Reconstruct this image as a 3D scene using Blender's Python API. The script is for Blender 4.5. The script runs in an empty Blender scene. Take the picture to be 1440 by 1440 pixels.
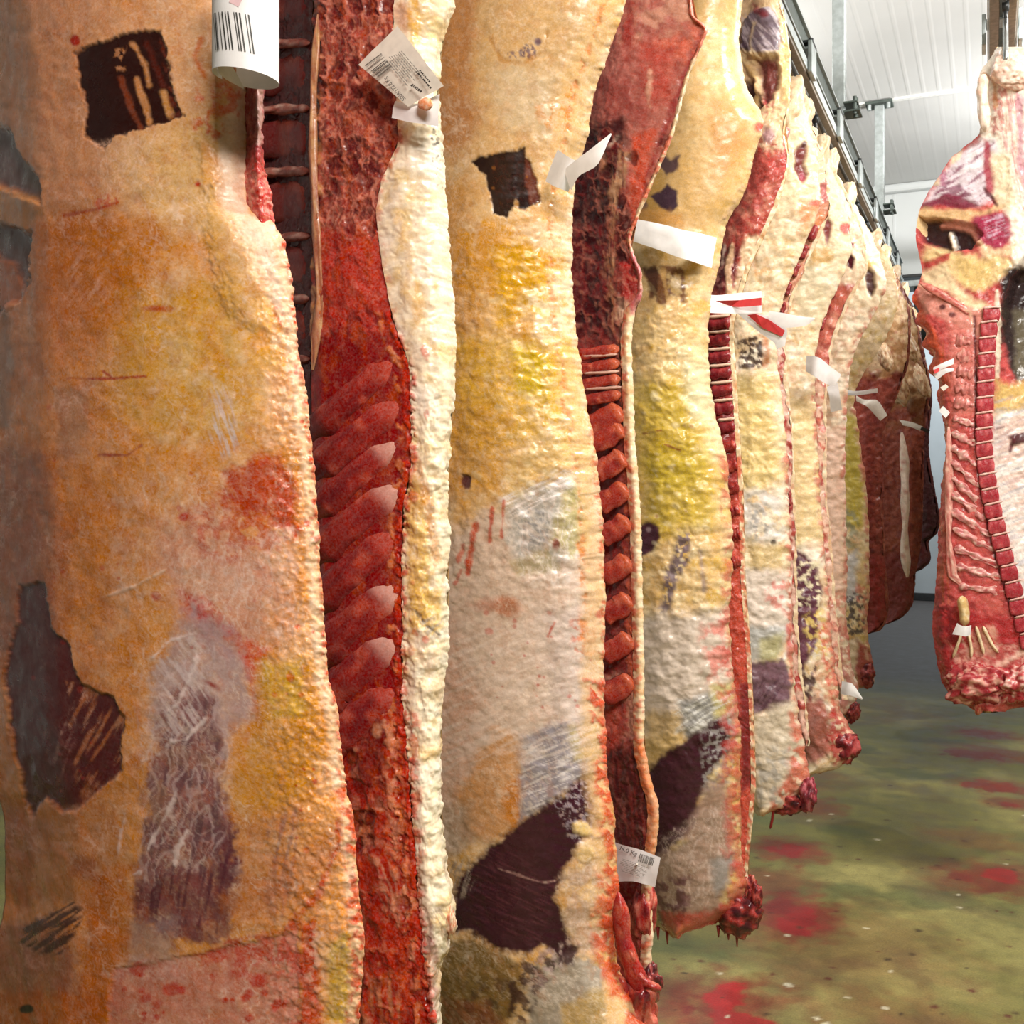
import bpy, bmesh, math, random
import numpy as np
from mathutils import Vector, Matrix, noise as mnoise

S = bpy.context.scene
COL = S.collection

# ------------------------------------------------------------------ camera
CAM_H = 1.60
YAW = math.radians(25.0)
CT, ST = math.cos(YAW), math.sin(YAW)
FPX = 1440.0
HORIZON = 670.0
cam_d = bpy.data.cameras.new('camera')
cam_d.sensor_width = 36.0
cam_d.lens = 36.0
cam_d.shift_y = -(720.0 - HORIZON) / 1440.0
cam_d.clip_start = 0.05
cam = bpy.data.objects.new('camera', cam_d)
COL.objects.link(cam)
cam.location = (0, 0, CAM_H)
cam.rotation_euler = (math.radians(90), 0, YAW)
S.camera = cam

# ------------------------------------------------------------------ world, lights, exposure
w = bpy.data.worlds.new('world')
S.world = w
w.use_nodes = True
w.node_tree.nodes['Background'].inputs[0].default_value = (0.80, 0.90, 1.0, 1)
w.node_tree.nodes['Background'].inputs[1].default_value = 0.04

def area(name, loc, size, power, color=(1, 0.96, 0.9), aim=None):
    l = bpy.data.lights.new(name, 'AREA')
    l.shape = 'RECTANGLE'
    l.size, l.size_y = size
    l.energy = power
    l.color = color
    o = bpy.data.objects.new(name, l)
    COL.objects.link(o)
    o.location = loc
    if aim is not None:
        o.rotation_euler = (Vector(aim) - Vector(loc)).to_track_quat('-Z', 'Y').to_euler()
    return o

def tube_lamp(name, loc, power, color, r=0.18):
    l = bpy.data.lights.new(name, 'POINT')
    l.energy = power; l.color = color; l.shadow_soft_size = r
    o = bpy.data.objects.new(name, l); COL.objects.link(o); o.location = loc

area('near_ceiling_lamp', (1.25, -0.75, 3.55), (1.2, 0.6), 122, (1, 0.93, 0.85), (-0.5, 1.5, 1.6))
area('ceiling_fill', (1.1, 4.5, 3.4), (0.9, 0.25), 85, (1, 0.97, 0.93), (-0.64, 5.0, 4.25))  # unseen light added, tilted up to brighten the ceiling and spare the floor
area('back_ceiling_fill', (1.1, 7.3, 3.4), (0.9, 0.25), 62, (1, 0.98, 0.95), (-0.64, 7.8, 4.25))  # added like the one before, for the ceiling and header further back
area('right_aisle_lamp', (1.35, 2.1, 3.9), (1.2, 0.3), 145, (1, 0.96, 0.90), (0.55, 2.9, 0.0))
tube_lamp('left_aisle_lamp', (-1.75, 5.7, 3.75), 80, (1.0, 0.98, 0.94), 0.08)
area('far_room_lamp', (-0.5, 12.0, 3.9), (1.5, 0.4), 80, (0.90, 0.96, 1.0), (-0.3, 13.8, 2.4))

vs = S.view_settings
vs.view_transform = 'Standard'
vs.look = 'None'
vs.gamma = 1.0
vs.use_curve_mapping = False
vs.exposure = 0.03

# ------------------------------------------------------------------ helpers
def lin(h):
    h = h.lstrip('#')
    v = np.array([int(h[i:i + 2], 16) / 255.0 for i in (0, 2, 4)])
    return np.where(v <= 0.04045, v / 12.92, ((v + 0.055) / 1.055) ** 2.4)

def at(px, py, Y):
    """photo point -> world point on the upright plane y = Y"""
    px = np.asarray(px, float); py = np.asarray(py, float); Y = np.asarray(Y, float)
    u = (px - 720.0) / FPX
    d = Y / (CT + u * ST)
    X = d * (u * CT - ST)
    Z = CAM_H + (HORIZON - py) / FPX * d
    return np.stack(np.broadcast_arrays(X, Y, Z), -1)

def atv(px, py, Y):
    return Vector(at(px, py, Y))

def on_floor(px, py, z=0.0):
    u = (px - 720.0) / FPX
    d = (CAM_H - z) * FPX / (py - HORIZON)
    return Vector((d * (u * CT - ST), d * (CT + u * ST), z))

rng = np.random.RandomState(7)
PERM = rng.permutation(256)
PERM = np.concatenate([PERM, PERM, PERM])
GA = rng.rand(256) * 2 * np.pi
GX, GY = np.cos(GA).astype(np.float32), np.sin(GA).astype(np.float32)

def pn(x, y, seed=0):
    x = np.asarray(x, np.float32) + np.float32(seed * 17.31 + 1000.5)
    y = np.asarray(y, np.float32) + np.float32(seed * 9.77 + 1000.25)
    xf = np.floor(x); yf = np.floor(y)
    xi = xf.astype(np.int32) & 255; yi = yf.astype(np.int32) & 255
    fx = x - xf; fy = y - yf
    u = fx * fx * fx * (fx * (fx * 6 - 15) + 10)
    v = fy * fy * fy * (fy * (fy * 6 - 15) + 10)
    a = PERM[xi] + yi; b = PERM[xi + 1] + yi
    h00 = PERM[a]; h10 = PERM[b]; h01 = PERM[a + 1]; h11 = PERM[b + 1]
    n00 = GX[h00] * fx + GY[h00] * fy
    n10 = GX[h10] * (fx - 1) + GY[h10] * fy
    n01 = GX[h01] * fx + GY[h01] * (fy - 1)
    n11 = GX[h11] * (fx - 1) + GY[h11] * (fy - 1)
    a0 = n00 + u * (n10 - n00); a1 = n01 + u * (n11 - n01)
    return (a0 + v * (a1 - a0)) * 1.5

def fbm(x, y, o=4, seed=0, gain=0.5):
    s = 0.0; a = 1.0; t = 0.0
    for i in range(o):
        s = s + a * pn(x, y, seed + i * 3)
        t += a
        x = x * 2.03; y = y * 2.03; a *= gain
    return s / t * 1.35

def sst(a, b, x):
    t = np.clip((x - a) / (b - a), 0, 1)
    return t * t * (3 - 2 * t)

def pchip(xk, yk, x):
    """monotone cubic through the knots; xk (K,), yk (K,...) , x (N,)"""
    xk = np.asarray(xk, float); yk = np.asarray(yk, float)
    h = np.diff(xk); K = len(xk)
    if K == 2:
        t = np.clip((x - xk[0]) / h[0], 0, 1)
        t = t.reshape((-1,) + (1,) * (yk.ndim - 1))
        return yk[0] + (yk[1] - yk[0]) * t
    hs = h.reshape((-1,) + (1,) * (yk.ndim - 1))
    dl = np.diff(yk, axis=0) / hs
    m = np.zeros_like(yk)
    w1 = 2 * hs[1:] + hs[:-1]; w2 = hs[1:] + 2 * hs[:-1]
    ok = (dl[:-1] * dl[1:]) > 0
    with np.errstate(divide='ignore', invalid='ignore'):
        mm = (w1 + w2) / (w1 / dl[:-1] + w2 / dl[1:])
    m[1:-1] = np.where(ok, np.nan_to_num(mm), 0)
    m[0] = dl[0]; m[-1] = dl[-1]
    i = np.clip(np.searchsorted(xk, x) - 1, 0, K - 2)
    sh = (-1,) + (1,) * (yk.ndim - 1)
    t = np.clip((x - xk[i]) / h[i], 0, 1).reshape(sh)
    hh = h[i].reshape(sh)
    return ((2 * t**3 - 3 * t**2 + 1) * yk[i] + (t**3 - 2 * t**2 + t) * hh * m[i]
            + (-2 * t**3 + 3 * t**2) * yk[i + 1] + (t**3 - t**2) * hh * m[i + 1])

def edge(pts, py):
    """x along an edge given as (x, y) points, at heights py"""
    p = sorted(pts, key=lambda q: q[1])
    return pchip([q[1] for q in p], [q[0] for q in p], np.clip(py, p[0][1], p[-1][1]))

def link(o, parent=None):
    COL.objects.link(o)
    if parent is not None:
        o.parent = parent
    return o

def thing(name, label, cat, loc=(0, 0, 0), group=None):
    o = bpy.data.objects.new(name, None)
    o.empty_display_size = 0.1
    o.location = loc
    COL.objects.link(o)
    o['label'] = label; o['category'] = cat
    if group:
        o['group'] = group
    return o

def tag(o, label, cat, group=None):
    o['label'] = label; o['category'] = cat
    if group:
        o['group'] = group
    return o

def mesh_np(name, verts, quads, mat, parent=None, col=None, smooth=True):
    """verts (N,3) world, quads (M,4) -> one linked object (local to its parent)"""
    verts = np.asarray(verts, np.float64)
    if parent is not None:
        p = parent; off = np.zeros(3)
        while p is not None:
            off += np.array(p.location); p = p.parent
        verts = verts - off
    me = bpy.data.meshes.new(name)
    me.vertices.add(len(verts)); me.vertices.foreach_set('co', verts.astype(np.float32).ravel())
    nq = len(quads)
    me.loops.add(nq * 4); me.loops.foreach_set('vertex_index', np.asarray(quads, np.int32).ravel())
    me.polygons.add(nq); me.polygons.foreach_set('loop_start', np.arange(0, nq * 4, 4, dtype=np.int32))
    me.polygons.foreach_set('use_smooth', np.full(nq, smooth))
    me.update(calc_edges=True)
    if col is not None:
        a = me.attributes.new('Col', 'FLOAT_COLOR', 'POINT')
        c4 = np.ones((len(verts), 4), np.float32); c4[:, :3] = col
        a.data.foreach_set('color', c4.ravel())
    me.materials.append(mat)
    return link(bpy.data.objects.new(name, me), parent)

def bm_obj(name, bm, mat, parent=None, smooth=False):
    if parent is not None:
        p = parent; off = Vector((0, 0, 0))
        while p is not None:
            off += p.location; p = p.parent
        bmesh.ops.translate(bm, verts=bm.verts, vec=-off)
    bmesh.ops.recalc_face_normals(bm, faces=bm.faces)
    me = bpy.data.meshes.new(name)
    bm.to_mesh(me); bm.free()
    if smooth:
        me.polygons.foreach_set('use_smooth', np.full(len(me.polygons), True))
    me.materials.append(mat)
    return link(bpy.data.objects.new(name, me), parent)

def box(bm, lo, hi, bev=0.0):
    r = bmesh.ops.create_cube(bm, size=1.0)
    lo = Vector(lo); hi = Vector(hi)
    for v in r['verts']:
        v.co = Vector(((v.co.x + .5) * (hi.x - lo.x) + lo.x, (v.co.y + .5) * (hi.y - lo.y) + lo.y, (v.co.z + .5) * (hi.z - lo.z) + lo.z))
    if bev:
        es = list({e for v in r['verts'] for e in v.link_edges})
        bmesh.ops.bevel(bm, geom=es, offset=bev, segments=2, affect='EDGES', profile=0.5)

def tube(bm, pts, rad, n=10):
    """capped tube through points, radius scalar or list"""
    pts = [Vector(p) for p in pts]; m = len(pts)
    rad = [rad] * m if not hasattr(rad, '__len__') else rad
    rings = []; up = None
    for i, p in enumerate(pts):
        t = (pts[min(i + 1, m - 1)] - pts[max(i - 1, 0)]).normalized()
        a = up if up is not None else (Vector((0, 0, 1)) if abs(t.z) < .9 else Vector((1, 0, 0)))
        e1 = (a - t * a.dot(t)).normalized(); e2 = t.cross(e1); up = e1
        rings.append([bm.verts.new(p + (e1 * math.cos(2 * math.pi * k / n) + e2 * math.sin(2 * math.pi * k / n)) * rad[i]) for k in range(n)])
    for a, b in zip(rings, rings[1:]):
        for k in range(n):
            bm.faces.new((a[k], a[(k + 1) % n], b[(k + 1) % n], b[k]))
    bm.faces.new(rings[0][::-1]); bm.faces.new(rings[-1])

# ------------------------------------------------------------------ materials
def new_mat(name):
    m = bpy.data.materials.new(name); m.use_nodes = True
    nt = m.node_tree
    return m, nt, nt.nodes['Principled BSDF']

def nd(nt, kind, **kw):
    n = nt.nodes.new(kind)
    for k, v in kw.items():
        setattr(n, k, v)
    return n

def meat_mat(name, bump_scale, bump_d, rough, fine=1.0, vary=0.35, stretch=(1, 1, 1)):
    """tissue: colour from the painted attribute, broken up by noise; wet gloss and fine relief"""
    m, nt, b = new_mat(name)
    L = nt.links.new
    at_ = nd(nt, 'ShaderNodeAttribute', attribute_name='Col')
    tc = nd(nt, 'ShaderNodeTexCoord')
    mp = nd(nt, 'ShaderNodeMapping'); mp.inputs['Scale'].default_value = stretch
    L(tc.outputs['Object'], mp.inputs['Vector'])
    n1 = nd(nt, 'ShaderNodeTexNoise'); n1.inputs['Scale'].default_value = 70 * fine; n1.inputs['Detail'].default_value = 5; n1.inputs['Roughness'].default_value = 0.65; n1.inputs['Distortion'].default_value = 0.6
    n2 = nd(nt, 'ShaderNodeTexNoise'); n2.inputs['Scale'].default_value = 300 * fine; n2.inputs['Detail'].default_value = 3; n2.inputs['Roughness'].default_value = 0.7
    n3 = nd(nt, 'ShaderNodeTexNoise'); n3.inputs['Scale'].default_value = bump_scale; n3.inputs['Detail'].default_value = 4; n3.inputs['Roughness'].default_value = 0.55; n3.inputs['Distortion'].default_value = 0.25
    for n in (n1, n2, n3):
        L(mp.outputs['Vector'], n.inputs['Vector'])
    hs = nd(nt, 'ShaderNodeHueSaturation')
    mr = nd(nt, 'ShaderNodeMapRange'); mr.inputs[1].default_value = 0.25; mr.inputs[2].default_value = 0.75; mr.inputs[3].default_value = 1 - vary; mr.inputs[4].default_value = 1 + vary
    L(n1.outputs['Fac'], mr.inputs[0])
    mr2 = nd(nt, 'ShaderNodeMapRange'); mr2.inputs[1].default_value = 0.3; mr2.inputs[2].default_value = 0.7; mr2.inputs[3].default_value = 1.15; mr2.inputs[4].default_value = 0.85
    L(n2.outputs['Fac'], mr2.inputs[0])
    mu = nd(nt, 'ShaderNodeMath', operation='MULTIPLY')
    mr3 = nd(nt, 'ShaderNodeMapRange'); mr3.inputs[1].default_value = 0.3; mr3.inputs[2].default_value = 0.7; mr3.inputs[3].default_value = 1 - vary * .25; mr3.inputs[4].default_value = 1 + vary * .25
    L(n2.outputs['Fac'], mr3.inputs[0])
    L(mr.outputs[0], mu.inputs[0]); L(mr3.outputs[0], mu.inputs[1])
    L(at_.outputs['Color'], hs.inputs['Color']); L(mu.outputs[0], hs.inputs['Value']); L(mr2.outputs[0], hs.inputs['Saturation'])
    L(hs.outputs[0], b.inputs['Base Color'])
    rr = nd(nt, 'ShaderNodeMapRange'); rr.inputs[1].default_value = 0.3; rr.inputs[2].default_value = 0.7; rr.inputs[3].default_value = rough - 0.13; rr.inputs[4].default_value = rough + 0.18
    L(n3.outputs['Fac'], rr.inputs[0]); L(rr.outputs[0], b.inputs['Roughness'])
    ad = nd(nt, 'ShaderNodeMath', operation='MULTIPLY_ADD'); ad.inputs[1].default_value = 0.05
    L(n2.outputs['Fac'], ad.inputs[0]); L(n3.outputs['Fac'], ad.inputs[2])
    bp = nd(nt, 'ShaderNodeBump'); bp.inputs['Strength'].default_value = 1.0; bp.inputs['Distance'].default_value = bump_d
    L(ad.outputs[0], bp.inputs['Height']); L(bp.outputs[0], b.inputs['Normal'])
    b.inputs['Specular IOR Level'].default_value = 0.36
    return m

FAT = meat_mat('fat_cover_tissue', 26, 0.0012, 0.26, 1.0, 0.17, (1, 1, 1.25))
FATSMOOTH = meat_mat('smooth_fat_tissue', 30, 0.0007, 0.30, 1.0, 0.17, (1, 1, 1.25))
FATSMOOTH.node_tree.nodes['Principled BSDF'].inputs['Specular IOR Level'].default_value = 0.2
MEAT = meat_mat('sawn_meat_tissue', 45, 0.0018, 0.25, 1.0, 0.20)
FARFAT = meat_mat('far_fat_tissue', 24, 0.003, 0.32, 0.6, 0.20, (1, 1, 1.4))

def plain(name, hexc, rough=0.5, metal=0.0, nscale=40, vary=0.1, bump=0.0, hex2=None):
    m, nt, b = new_mat(name); L = nt.links.new
    tc = nd(nt, 'ShaderNodeTexCoord'); n = nd(nt, 'ShaderNodeTexNoise'); n.inputs['Scale'].default_value = nscale; n.inputs['Detail'].default_value = 4
    L(tc.outputs['Object'], n.inputs['Vector'])
    r = nd(nt, 'ShaderNodeValToRGB')
    c = lin(hexc); c2 = lin(hex2) if hex2 else np.clip(c * (1 + vary), 0, 1)
    r.color_ramp.elements[0].position = 0.35; r.color_ramp.elements[1].position = 0.65
    r.color_ramp.elements[0].color = (*(c * (1 - vary)), 1); r.color_ramp.elements[1].color = (*c2, 1)
    L(n.outputs['Fac'], r.inputs[0]); L(r.outputs[0], b.inputs['Base Color'])
    b.inputs['Roughness'].default_value = rough; b.inputs['Metallic'].default_value = metal
    if bump:
        bp = nd(nt, 'ShaderNodeBump'); bp.inputs['Distance'].default_value = bump
        L(n.outputs['Fac'], bp.inputs['Height']); L(bp.outputs[0], b.inputs['Normal'])
    return m

GALV = plain('galvanised_steel', '#aab2b2', 0.42, 0.35, 30, 0.14)
RAILGREEN = plain('dark_green_steel', '#4c5651', 0.5, 0.2, 25, 0.25)
TRACK = plain('worn_track_steel', '#83796c', 0.5, 0.3, 50, 0.2)
STEEL = plain('hook_steel', '#b9bcbc', 0.25, 0.9, 30, 0.1)
BLACKM = plain('black_enamel', '#26292a', 0.4, 0.0, 20, 0.3)
PANEL = plain('white_cold_room_panel', '#cfd3d3', 0.45, 0.0, 3, 0.03)
WALLFAR = plain('blue_grey_wall_panel', '#b4bcc0', 0.5, 0.0, 3, 0.05)
CEILM = plain('white_ribbed_ceiling_sheet', '#d2d3d2', 0.4, 0.0, 2, 0.03)
PAPER = plain('white_label_paper', '#e2dfdf', 0.6, 0.0, 60, 0.04)
PAPERT = plain('cream_label_paper', '#d9d4c8', 0.6, 0.0, 90, 0.07)
REDINK = plain('red_label_ink', '#cf3a3d', 0.5, 0.0, 60, 0.06)
INK = plain('black_label_ink', '#33322f', 0.6, 0.0, 200, 0.3)
GREYINK = plain('grey_label_ink', '#8b8982', 0.6, 0.0, 300, 0.2)
PINK = plain('pink_label_stain', '#d9b4b8', 0.6, 0.0, 60, 0.06)
BLOOD = plain('wet_blood', '#8c2122', 0.30, 0.0, 14, 0.25)
# ------------------------------------------------------------------ tissue sheets
def sd_poly(x, y, pts):
    """signed distance to a polygon, negative inside"""
    d = np.full(x.shape, 1e12, np.float32); inside = np.zeros(x.shape, bool)
    n = len(pts)
    for i in range(n):
        ax, ay = pts[i]; bx, by = pts[(i + 1) % n]
        ex, ey = bx - ax, by - ay
        wx = x - ax; wy = y - ay
        t = np.clip((wx * ex + wy * ey) / max(ex * ex + ey * ey, 1e-9), 0, 1)
        d = np.minimum(d, (wx - ex * t) ** 2 + (wy - ey * t) ** 2)
        if ay != by:
            c = (ay > y) != (by > y)
            inside ^= c & (x < ex * (y - ay) / ey + ax)
    d = np.sqrt(d)
    return np.where(inside, -d, d)

def sd_line(x, y, pts):
    d = np.full(x.shape, 1e12, np.float32)
    for (ax, ay), (bx, by) in zip(pts, pts[1:]):
        ex, ey = bx - ax, by - ay
        wx = x - ax; wy = y - ay
        t = np.clip((wx * ex + wy * ey) / max(ex * ex + ey * ey, 1e-9), 0, 1)
        d = np.minimum(d, (wx - ex * t) ** 2 + (wy - ey * t) ** 2)
    return np.sqrt(d)

def rows(a, b, step, top=None, bot=None, coarse=60):
    r = list(np.arange(a, b + step * .5, step))
    if top is not None:
        r = list(np.linspace(top, a - step, max(3, int((a - top) / coarse)))) + r
    if bot is not None:
        r = r + list(np.linspace(b + step, bot, max(3, int((bot - b) / coarse))))
    return np.array(r)

class Sheet:
    """a lofted tissue sheet: columns of edge points, each at its own depth"""
    def __init__(s, cols, py, ns, jit=0.0, seed=0, sk=None):
        s.seed = seed
        py = np.asarray(py, float)
        E = []; D = []
        for pts, y in cols:
            E.append(edge(pts, py))
            D.append(np.full(len(py), float(y)) if not hasattr(y, '__len__') else pchip([q[0] for q in y], [q[1] for q in y], np.clip(py, y[0][0], y[-1][0])))
        if jit:
            j = jit * (fbm(py / 40, py * 0 + 3.3, 3, seed) + .7 * fbm(py / 9, py * 0 + 7.1, 2, seed + 5))
            E[-1] = E[-1] + j
        E = np.array(E); D = np.array(D)
        k = np.linspace(0, 1, len(cols)) if sk is None else np.array(sk, float)
        q = np.linspace(0, 1, ns)
        s.px = pchip(k, E, q).T.astype(np.float32)
        s.Y = pchip(k, D, q).T
        s.py = np.repeat(py[:, None], ns, 1).astype(np.float32)
        s.P = at(s.px, s.py, s.Y)
        s.q = q
        s.x = (s.P[..., 0] * 1).astype(np.float32); s.z = s.P[..., 2].astype(np.float32)
        s.h = np.zeros(s.px.shape, np.float32)
        s.col = np.zeros(s.px.shape + (3,), np.float32)
        s.w1 = fbm(s.px / 34, s.py / 34, 4, seed + 11)
        s.w2 = fbm(s.px / 8, s.py / 8, 2, seed + 12)

    def base(s, cols, scale=0.12, mott=0.5, sz=1.0):
        """cloudy mix of several tissue colours, scale in metres"""
        c = [lin(x) for x in cols]
        a = fbm(s.x / scale, s.z * sz / scale, 5, s.seed + 20)
        b = fbm(s.x / scale * 2.3, s.z * sz / scale * 2.3, 4, s.seed + 21)
        s.col[:] = c[0]
        for i, cc in enumerate(c[1:]):
            n = a if i % 2 == 0 else b
            f = sst(0.02 - .25 * mott, .45, n * (1 if i < 2 else -1) - .05 * i)
            s.col += (cc - s.col) * (f * .85)[..., None]
        return s

    def cells(s, size, pale, dark, al, y0, y1, soft=25, rel=-.002, lw=.16):
        """clotted spongy bone: rounded dark cells in a paler net"""
        x = (s.px + 5 * s.w1 + 3 * s.w2) / size; y = (s.py + 5 * s.w2) / (size * 1.15)
        xi = np.floor(x); yi = np.floor(y)
        f1 = np.full(x.shape, 9., np.float32); f2 = f1.copy(); cid = np.zeros(x.shape, np.float32)
        for dx in (-1, 0, 1):
            for dy in (-1, 0, 1):
                cx = xi + dx; cy = yi + dy
                h1 = np.mod(np.sin(cx * 127.1 + cy * 311.7 + s.seed) * 43758.5, 1); h2 = np.mod(np.sin(cx * 269.5 + cy * 183.3 + s.seed) * 28001.8, 1)
                d = np.hypot(cx + .15 + .7 * h1 - x, cy + .15 + .7 * h2 - y)
                f2 = np.where(d < f1, f1, np.minimum(f2, d)); cid = np.where(d < f1, h1, cid); f1 = np.minimum(f1, d)
        g = f2 - f1
        m = sst(y0 - soft, y0 + soft, s.py) * (1 - sst(y1 - soft, y1 + soft, s.py)) * al
        inn = sst(lw * .7, lw * 2.2, g) * sst(.25, .7, cid)
        net = (1 - sst(lw * .4, lw, g)) * sst(-.25, .2, s.w1)
        s.col += (lin(dark).astype(np.float32) - s.col) * (inn * m * .85)[..., None]
        s.col += (lin(pale).astype(np.float32) - s.col) * (net * m * .75)[..., None]
        s.h += (rel * inn * m).astype(np.float32)
        return s

    def sat(s, k, g=1.0):
        l = s.col @ np.array([.3, .59, .11], np.float32)
        s.col = np.clip((l[..., None] + (s.col - l[..., None]) * k) * g, 0, 1).astype(np.float32)
        return s

    def strands(s, hexc, size, al, keep=True):
        """scattered thin connective filaments over the whole sheet"""
        xx = s.px + 16 * s.w1; yy = s.py + 16 * fbm(s.px / 30, s.py / 30, 3, s.seed + 44)
        r = sst(.9, .995, 1 - np.abs(pn(xx / size, yy / (size * 1.7), s.seed + 45))) + .7 * sst(.9, 1, 1 - np.abs(pn(xx / (size * .5), yy / (size * .4), s.seed + 46)))
        m = np.clip(r, 0, 1) * sst(-.05, .35, fbm(s.px / 70, s.py / 90, 3, s.seed + 47)) * al
        if keep:
            m = m * sst(.03, .16, s.col.mean(-1))
        s.col += (lin(hexc).astype(np.float32) - s.col) * m[..., None]
        return s

    def cloud(s, specs, keep=False):
        """tissue haze over everything: (colour, size in points, strength, angle, stretch)"""
        for i, (hx, size, al, ang, st) in enumerate(specs):
            t = math.radians(ang); c_, s_ = math.cos(t), math.sin(t)
            x = s.px + 12 * s.w1; y = s.py + 12 * s.w2
            u = (x * c_ + y * s_) / (size * st); v = (-x * s_ + y * c_) / size
            n = fbm(u, v, 5, s.seed + 60 + i, .6)
            m = sst(-.05, .55, n) * al
            if keep:
                m = m * sst(.03, .16, s.col.mean(-1))
            s.col += (lin(hx).astype(np.float32) - s.col) * m[..., None]
        return s

    def _apply(s, sl, d, col, soft, warp, al, tex, rel, ws=1.0):
        d = d + warp * (s.w1[sl] * .75 + s.w2[sl] * .35)
        m = np.clip(.5 - d / (2 * soft), 0, 1); m = m * m * (3 - 2 * m)
        if tex:
            kind, *ar = tex
            x = s.px[sl]; y = s.py[sl]
            if kind == 'mottle':          # broken blotches of size ar[0]
                m = m * sst(-.12, .22, fbm(x / ar[0], y / ar[0], 4, s.seed + 31) + (ar[1] if len(ar) > 1 else 0))
            elif kind == 'fibre':         # strands at angle ar[0] degrees, width ar[1]
                t = math.radians(ar[0]); c_, s_ = math.cos(t), math.sin(t)
                u = x * c_ + y * s_; v = -x * s_ + y * c_
                n = fbm(u / (ar[1] * 9), v / ar[1], 4, s.seed + 37)
                m = m * sst(-.18, .3, n + (ar[2] if len(ar) > 2 else 0))
            elif kind == 'web':           # thin filaments
                xx = x + 9 * s.w1[sl] + .25 * y; yy = y + 9 * fbm(x / 30, y / 30, 3, s.seed + 44)
                r1 = 1 - np.abs(pn(xx / (ar[0] * .8), yy / (ar[0] * 2.6), s.seed + 41))
                r2 = 1 - np.abs(pn(xx / (ar[0] * .45), yy / (ar[0] * 1.2), s.seed + 42))
                m = m * np.clip(sst(.86, .99, r1) + .7 * sst(.86, 1, r2) + .18, 0, 1)
        m = m * al
        if col is not None:
            s.col[sl] += (np.asarray(col, np.float32) - s.col[sl]) * m[..., None]
        if rel:
            s.h[sl] += rel * m

    def _slice(s, x0, y0, x1, y1):
        r = np.nonzero((s.py[:, 0] >= y0) & (s.py[:, 0] <= y1))[0]
        if not len(r):
            return None
        sub = s.px[r[0]:r[-1] + 1]
        c = np.nonzero(((sub >= x0) & (sub <= x1)).any(0))[0]
        if not len(c):
            return None
        return (slice(r[0], r[-1] + 1), slice(c[0], c[-1] + 1))

    def paint(s, layers):
        for ly in layers:
            k, pts, hexc, soft, warp, al, *ex = ly
            tex = ex[0] if ex else None
            rel = ex[1] if len(ex) > 1 else 0
            wd = 0
            if k == 'l':
                wd = ex[2] if len(ex) > 2 else 3
            if k == 'e':
                cx, cy, rx, ry = pts[:4]; an = math.radians(pts[4]) if len(pts) > 4 else 0
                R = max(rx, ry); xs = (cx - R, cx + R); ys = (cy - R, cy + R)
            else:
                xs = [p[0] for p in pts]; ys = [p[1] for p in pts]
            g = soft + abs(warp) + wd + 2
            sl = s._slice(min(xs) - g, min(ys) - g, max(xs) + g, max(ys) + g)
            if sl is None:
                continue
            x = s.px[sl]; y = s.py[sl]
            if k == 'p':
                d = sd_poly(x, y, pts)
            elif k == 'l':
                d = sd_line(x, y, pts) - wd
            else:
                c_, s_ = math.cos(an), math.sin(an)
                u = (x - cx) * c_ + (y - cy) * s_; v = -(x - cx) * s_ + (y - cy) * c_
                d = (np.sqrt((u / rx) ** 2 + (v / ry) ** 2) - 1) * min(rx, ry)
            s._apply(sl, d, lin(hexc) if hexc else None, soft, warp, al, tex, rel)
        return s

    def edge_band(s, side, width, hexc, soft, warp, al, tex=None, rel=0, y0=-9e9, y1=9e9, inset=0):
        """a band of tissue along the left/right edge of the sheet, width in points"""
        e = s.px[:, -1:] if side == 'r' else s.px[:, :1]
        d = np.abs(s.px - e + (inset if side == 'r' else -inset)) - width
        d = np.maximum(d, np.maximum(y0 - s.py, s.py - y1))
        sl = (slice(None), slice(None))
        s._apply(sl, d, lin(hexc) if hexc else None, soft, warp, al, tex, rel)
        return s

    def specks(s, n, box_, hexc, r0, r1, al=0.9, elong=1.0, ang=0, rel=0, seed=0):
        rn = random.Random(s.seed * 31 + seed)
        for i in range(n):
            r = r0 + (r1 - r0) * rn.random() ** 2
            s.paint([('e', (rn.uniform(box_[0], box_[2]), rn.uniform(box_[1], box_[3]), r * elong, r, ang + rn.uniform(-15, 15)), hexc, max(.8, r * .35), r * .8, al * rn.uniform(.6, 1), None, rel)])
        return s

    def lumps(s, amp, scale, sz=1.0, wrinkle=0.0, fade=None):
        """fat relief: rounded lumps and wrinkles, metres"""
        a = fbm(s.x / scale, s.z * sz / scale, 3, s.seed + 50, .42)
        wv = fbm(s.x / (scale * 2), s.z / (scale * 2), 2, s.seed + 52)
        r = 1 - np.abs(pn(s.x / (scale * 1.3) + wv, s.z * 2.1 / scale + wv * 2, s.seed + 51)) * 1.6
        hh = amp * a + wrinkle * r
        s.h += hh if fade is None else hh * fade
        return s

    def normals(s):
        du = np.gradient(s.P, axis=1); dv = np.gradient(s.P, axis=0)
        n = np.cross(dv, du)
        l = np.linalg.norm(n, axis=-1, keepdims=True)
        n = n / np.maximum(l, 1e-9)
        s.N = np.where(n[..., 1:2] > 0.9, -n, n)
        return s.N

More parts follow.
